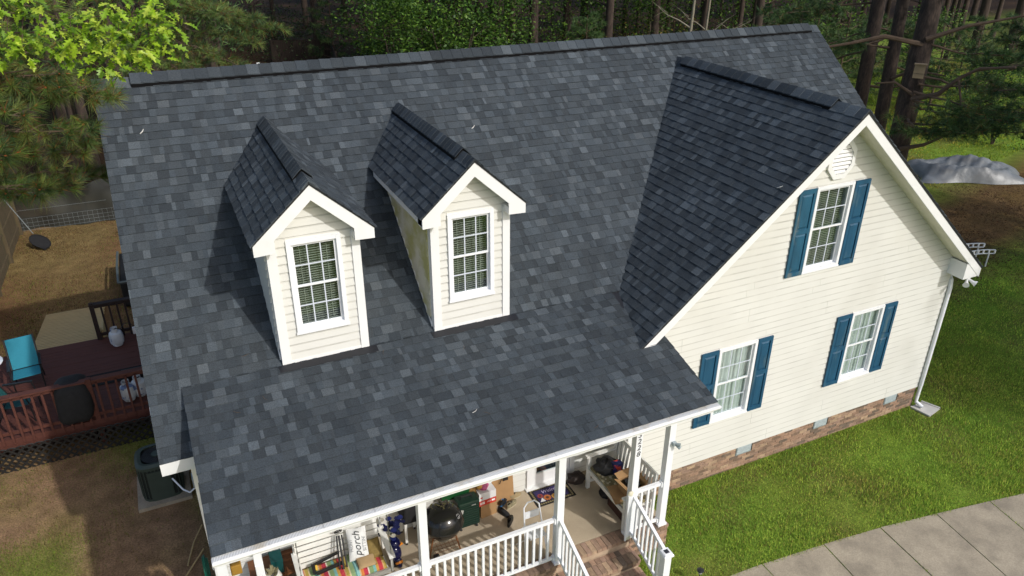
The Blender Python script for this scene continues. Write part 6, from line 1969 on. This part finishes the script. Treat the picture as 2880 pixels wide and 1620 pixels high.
def trunk_mesh(h, r, seed, m, bare=0):
    g = random.Random(seed)
    mb = MB()
    P = [(0, 0, -.3)]+[(g.uniform(-.06, .06)*i*.5, g.uniform(-.06, .06)*i*.5, h*i/5) for i in range(1, 6)]
    mb.tube(P, [r*1.3, r, r*.9, r*.75, r*.5, r*.15], 9)
    for i in range(bare):
        z = h*g.uniform(.12, .8); a = g.uniform(0, 6.28); L = g.uniform(.6, 1.8)
        mb.tube([(0, 0, z), (L*.5*math.cos(a), L*.5*math.sin(a), z+.15), (L*math.cos(a+.3), L*math.sin(a+.3), z+g.uniform(0, .6))], [r*.28, r*.18, r*.05], 5)
    o = mb.build('tmp', m, smooth=True, local=True); me = o.data; bpy.data.objects.remove(o)
    return me
def leafy_trunk_mesh(h, r, seed, m):
    g = random.Random(seed); mb = MB()
    for s in range(3):
        a = g.uniform(0, 6.28)
        e = V3((1.1*math.cos(a), 1.1*math.sin(a), h))
        mb.tube([V3((0, 0, -.2)), e*.35+V3((0, 0, .2)), e*.7, e], [r, r*.75, r*.5, r*.15], 6)
        for k in range(7):
            f = g.uniform(.3, .95); b = a+g.uniform(-2, 2); p = e*f
            mb.tube([p, p+V3((.9*math.cos(b), .9*math.sin(b), .35))], [r*.3, r*.08], 4)
    o = mb.build('tmp', m, smooth=True, local=True); me = o.data; bpy.data.objects.remove(o)
    return me
PT = [trunk_mesh(14, .17, 1, BARKD, 7), trunk_mesh(15, .22, 2, BARKD, 6), trunk_mesh(13, .13, 3, BARKD, 8), trunk_mesh(16, .20, 4, BARK, 6)]
PC = [crown_mesh('pine_crown', 5200, 2.3, 6.5, 'pine', i) for i in (1, 2, 3)]
LT = [leafy_trunk_mesh(4.5, .07, i, BARKD) for i in (1, 2, 3)]
LC = [crown_mesh('leaf_crown', 3300, 2.3, 5.0, 'leaf', i) for i in (11, 12, 13)]
def inst(name, me, parent, loc, rz=0, s=1.0):
    o = bpy.data.objects.new(name, me); COL.objects.link(o); o.parent = parent
    o.location = loc; o.rotation_euler = (0, 0, rz); o.scale = (s, s, s)
    return o
def az_of(px): return YAW+math.atan(((px-1440)/2146.5)/1.04)
def polar(px, d):
    a = az_of(px); return .735+d*math.sin(a), -9.457+d*math.cos(a)
def forest_pine(x, y, s, label, group, k=None, cz_=7.0):
    k = NP.integers(0, 4) if k is None else k
    t = thing('pine_tree', label, 'tree', (x, y, float(ground_z(x, y))), NP.uniform(0, 6.28), group)
    inst('trunk', PT[k], t, (0, 0, 0), 0, s)
    inst('crown', PC[NP.integers(0, 3)], t, (0, 0, cz_*s), NP.uniform(0, 6), s*NP.uniform(.9, 1.15))
    return t
# rows of trunks
placed = []
GL = 'dark pine trunk standing in the shaded woods behind the house'
tries = 0
while len(placed) < 120 and tries < 4000:
    tries += 1
    px = NP.uniform(-120, 3000); d = NP.uniform(30, 92)
    x, y = polar(px, d)
    if px < 700 and d < 32: continue
    if 640 < px < 1050 and d < 56: continue
    if px > 2300 and d < 60: continue
    if 1050 <= px <= 2300 and d < 42: continue
    if any(math.hypot(x-a, y-b) < 1.6 for a, b in placed): continue
    placed.append((x, y))
    forest_pine(x, y, NP.uniform(.85, 1.25), GL, 'pines in the woods behind the house', cz_=NP.uniform(6, 8))
for px, d, k, s, lab in ((112, 33.2, 0, 1.0, 'left of two pale pine trunks behind the wire fence'), (172, 33.4, 0, 1.05, 'right of two pale pine trunks behind the wire fence'), (30, 35, 1, 1, 'pine trunk behind the wire fence near the left picture edge'),
                   (2740, 62, 1, 1.3, 'pine trunk at the far edge of the lawn, left of the far pair'), (2845, 60, 1, 1.4, 'pine trunk at the far edge of the lawn, right of the far pair'), (1495, 44, 3, 1.25, 'reddish pine trunk in the middle of the wood edge'), (1705, 43, 3, 1.1, 'pine trunk at the wood edge beside the yellow brush'), (1835, 45, 1, 1.0, 'pine trunk at the wood edge left of the pale saplings'), (2110, 48, 0, 1, 'pine trunk behind the right end of the ridge')):
    x, y = polar(px, d); forest_pine(x, y, s, lab, None, k, cz_=8)
# leafy understorey trees
def leafy(px, d, s, lab, k=None, zoff=1.2, pal=None):
    x, y = polar(px, d)
    k = NP.integers(0, 3) if k is None else k
    t = thing('leafy_tree', lab, 'tree', (x, y, float(ground_z(x, y))), NP.uniform(0, 6.28), 'leafy trees at the wood edge')
    inst('trunk', LT[k], t, (0, 0, 0), 0, s); inst('crown', LC[k], t, (0, 0, zoff*s), NP.uniform(0, 6), s)
ORD = ['first', 'second', 'third', 'fourth', 'fifth', 'sixth', 'seventh', 'eighth', 'ninth', 'tenth', 'eleventh', 'twelfth', 'thirteenth', 'fourteenth', 'fifteenth', 'sixteenth', 'seventeenth']
LS = sorted([(1050, 41, 1.0, 1.6), (1110, 39, 1.0, 1.2), (1190, 40, 1.1, .9), (1270, 38, 1.0, .6), (1340, 41, 1.1, 1.0), (1415, 43, 1.0, 1.6), (1482, 38, .7, .2), (1560, 46, 1.0, 1.8), (1150, 46, 1.2, 2.0), (1245, 47, 1.2, 2.0), (1680, 47, 1.0, 1.2), (1790, 46, .9, .4), (1890, 50, 1.0, .8), (2050, 50, 1.0, .4), (2240, 52, 1.1, .8), (2350, 56, 1.1, .6)])
for i, (px, d, s, z) in enumerate(LS):
    leafy(px, d, s, '%s leafy green sapling from the left along the wood edge above the ridge' % ORD[i], zoff=z)
for px, d, s, lab in ((2790, 43, 1.1, 'dark leafy shrub at the right edge above the tarp'), (2872, 40, 1.1, 'leafy shrub cut by the right picture edge above the tarp'), (2600, 52, 1.2, 'dark shrub between the pine trunks beyond the lawn')):
    x, y = polar(px, d)
    t = thing('shrub', lab, 'shrub', (x, y, 0))
    inst('stems', LT[1], t, (0, 0, 0), 0, .55*s); inst('crown', LC[NP.integers(0, 3)], t, (0, 0, .3), 1, .62*s)
# yellow green brush under the bare saplings
YB_ = [hx('8a8a34', .6), hx('9a8436', .6), hx('70802e', .6), hx('a09048', .6)]
def brush(name, px, d, n, R, H, pal, lab, cat='brush', sz=.06):
    x, y = polar(px, d)
    c = NP.normal(size=(n, 3))*np.array([R*.5, R*.5, H*.3])+np.array([x, y, H*.5])
    c[:, 2] = np.abs(c[:, 2])
    dd = unit(NP.normal(size=(n, 3))*np.array([1, 1, .6])); e = unit(np.cross(dd, NP.normal(size=(n, 3))+np.array([0, 0, 1.2])))
    L = NP.uniform(.6, 1.2, (n, 1))*sz
    V = np.stack([c-dd*L, c+e*L*.5, c+dd*L, c-e*L*.5], 1)
    pal = np.array(pal)
    o = raw_mesh(name, V.reshape(-1, 3), np.arange(n*4).reshape(n, 4), LEAFM, pal[NP.integers(0, len(pal), n)]*NP.uniform(.6, 1.25, (n, 1)), nper=4, kind='stuff')
    tag(o, lab, cat)
brush('underbrush', 1780, 46, 9000, 4.0, 3.2, YB_, 'yellow green brush under the bare saplings')
brush('underbrush', 2000, 50, 7000, 4.5, 2.6, YB_, 'olive brush right of the bare saplings')
brush('underbrush', 1060, 43, 4000, 3.0, 1.2, [hx('5a3c26', .55), hx('6a4a2c', .55)], 'reddish brown brush by the fence corner')
brush('underbrush', 780, 58, 5000, 7.0, 3.0, [hx('3c5228', .6), hx('4a6030', .6)], 'dim green undergrowth in the woods left of the fence corner', sz=.09)
brush('underbrush', 2300, 52, 7000, 5.0, 3.0, [hx('4a5a2a', .55), hx('5d6a34', .55)], 'dull green brush behind the right end of the roof')
# young pine in front of the woods
yp = thing('young_pine', 'soft green young pine at the wood edge right of centre', 'tree', (*polar(1645, 40), 0))
x, y = polar(1645, 40)
lm = MB(); cs, ds = [], []
lm.tube([(x, y, -.2), (x, y, 4.6)], [.07, .02], 6)
for i in range(30):
    z = .5+3.9*i/30; a = i*2.4; L = 1.5*(1-.55*z/4.6)
    pine_bough((x, y, z), (x+L*math.cos(a), y+L*math.sin(a), z+.35), 8, .02, lm, cs, ds, side=.35, t0=.3)
lm.build('limbs', TWIG, yp, kind='stuff')
Vt, ct_ = tufts(cs, ds, 30, .24, .008, [hx('5f8048', .6), hx('6c8a52', .6), hx('4f6e3e', .6)], spread=1.0)
raw_mesh('needles', Vt.reshape(-1, 3), np.arange(len(Vt)*3).reshape(-1, 3), NEED, ct_, yp, kind='stuff')
def young(px, d, h, lab):
    x, y = polar(px, d)
    t = thing('young_pine', lab, 'tree', (x, y, 0))
    lm = MB(); cs, ds = [], []
    lm.tube([(x, y, -.2), (x, y, h)], [.07, .02], 6)
    for i in range(26):
        z = .4+(h-.7)*i/26; a = i*2.4; L = 1.8*(1-.5*z/h)
        pine_bough((x, y, z), (x+L*math.cos(a), y+L*math.sin(a), z+.3), 7, .02, lm, cs, ds, side=.4, t0=.3)
    lm.build('limbs', TWIG, t, kind='stuff')
    Vt, ct_ = tufts(cs, ds, 24, .26, .010, PALD, spread=1.0)
    raw_mesh('needles', Vt.reshape(-1, 3), np.arange(len(Vt)*3).reshape(-1, 3), NEED, ct_, t, kind='stuff')
young(2180, 40, 5.0, 'dark young pine right of the bare saplings')
young(2290, 37, 5.2, 'dark young pine directly behind the right end of the ridge')
young(2375, 41, 5.5, 'dark young pine left of the three tall trunks')
young(2465, 47, 4.6, 'dark young pine seen between the left and middle tall trunks')
young(2560, 45, 4.4, 'dark young pine seen between the middle and right tall trunks')
young(2655, 46, 4.6, 'dark young pine right of the thickest trunk at the lawn edge')
young(2750, 48, 4.6, 'dark young pine at the far side of the lawn near the right edge')
young(2850, 50, 4.6, 'dark young pine at the far side of the lawn cut by the right edge')
young(930, 52, 5.0, 'young pine in the shade behind the fence corner')
# bare pale saplings
def bare(px, d, h, r, lab, side):
    x, y = polar(px, d)
    t = thing('bare_sapling', lab, 'tree', (x, y, 0))
    a = az_of(px); rx, ry = math.cos(a), -math.sin(a)
    MB().tube([(x, y, -.2), (x+.05, y, h*.4), (x+.1*rx, y+.1*ry, h*.7), (x+.15*rx, y, h)], [r, r*.85, r*.6, r*.2], 8).build('trunk', BARKP, t, smooth=True)
    for z, L, dz in side:
        P = [(x, y, z), (x+L*.35*rx, y+L*.35*ry, z+dz*.25+.1), (x+L*.7*rx, y+L*.7*ry, z+dz*.6), (x+L*rx, y+L*ry, z+dz)]
        lb = MB().tube(P, [r*.45, r*.32, r*.22, r*.08], 6).build('limb', BARKP, t, smooth=True)
        tw = MB()
        for k in range(4):
            f = .4+.15*k; p = V3(P[1])+(V3(P[3])-V3(P[1]))*f
            tw.tube([p, p+V3((.5*rx*np.sign(L), .5*ry*np.sign(L), (.35 if k % 2 else -.3)))], [r*.12, r*.03], 4)
        tw.build('twigs', BARKP, lb)
bare(1932, 40, 8, .10, 'left of two pale bare saplings above the ridge', [(2.6, -2.2, .8), (3.4, 1.8, 1.3), (4.2, -1.6, .9), (3.0, 1.2, .9)])
bare(1975, 41, 8, .075, 'right of two pale bare saplings above the ridge', [(2.6, 2.5, 1.0), (3.6, 2.2, .9), (4.0, -1.2, .8)])
bare(2005, 38, 3.2, .05, 'low pale sapling leaning towards the right end of the ridge', [(1.9, 2.7, 1.4), (1.4, 1.4, .5)])
# pines out to the right that shade the side lawn
for i, (x, y, s) in enumerate(((23.5, -7.5, 1.1), (27, -5.5, 1.2), (31, -4.0, 1.1), (29, -9.5, 1.2), (25.5, -11, 1.1), (22.5, -12.5, 1.1), (24.5, -13.5, 1.1), (27, -12.5, 1.1), (22, -10, 1.0))):
    forest_pine(x, y, s, 'tall pine beyond the right picture edge that shades the side lawn', 'pines right of the lot', cz_=6.5)

# ------------------------------------------------------------------ bits lying on the roof
def debris(p, d, m, lab, r=.006):
    d = unit(np.array(d, float)); p = V3(p)+np.array([0, 0, .022])
    q = np.cross(d, (0, 0, 1))*.02
    tag(MB().tube([p-d*.05, p+q*.6, p+d*.05], [r*.6, r*.8, r*.3], 5).build('roof_debris', m), lab, 'debris')
PALEW = mat('bleached_twig', (.55, .54, .50), rough=.7)
debris((.54, 3.21, 6.525), (.5, .5, .42), PALEW, 'pale feather like scrap on the upper left of the main roof', .011)
debris((5.76, 2.73, 6.14), (.3, .2, .16), PALEW, 'small white speck on the main roof right of the second dormer', .012)
debris((3.93, -1.59, 3.495), (.8, .4, .1), PALEW, 'curled white scrap in the middle of the porch roof')
debris((9.34, -1.04, 5.725), (.5, -.6, .42), PALEW, 'short pale twig on the gable wing roof near its front edge', .009)
for k in range(26):
    x = RND.uniform(.5, 7.0); y = RND.uniform(-2.4, 3.6)
    z = ZB+(M1*y if y > 0 else M3*y)
    if any(a-.3 < x < b+.3 and y > -.2 for a, b in DORM): continue
    if k % 2: continue
    a = RND.uniform(0, 6.28)
    sl = M1 if y > 0 else M3
    d = (math.cos(a)*.5, math.sin(a)*.5, math.sin(a)*.5*sl)
    debris((x, y, z), d, TWIG, 'tiny brown pine needle lying on the shingles', .004)
    o = bpy.data.objects[[q.name for q in bpy.data.objects if q.name.startswith('roof_debris')][-1]]
    o['group'] = 'pine needles on the shingles'
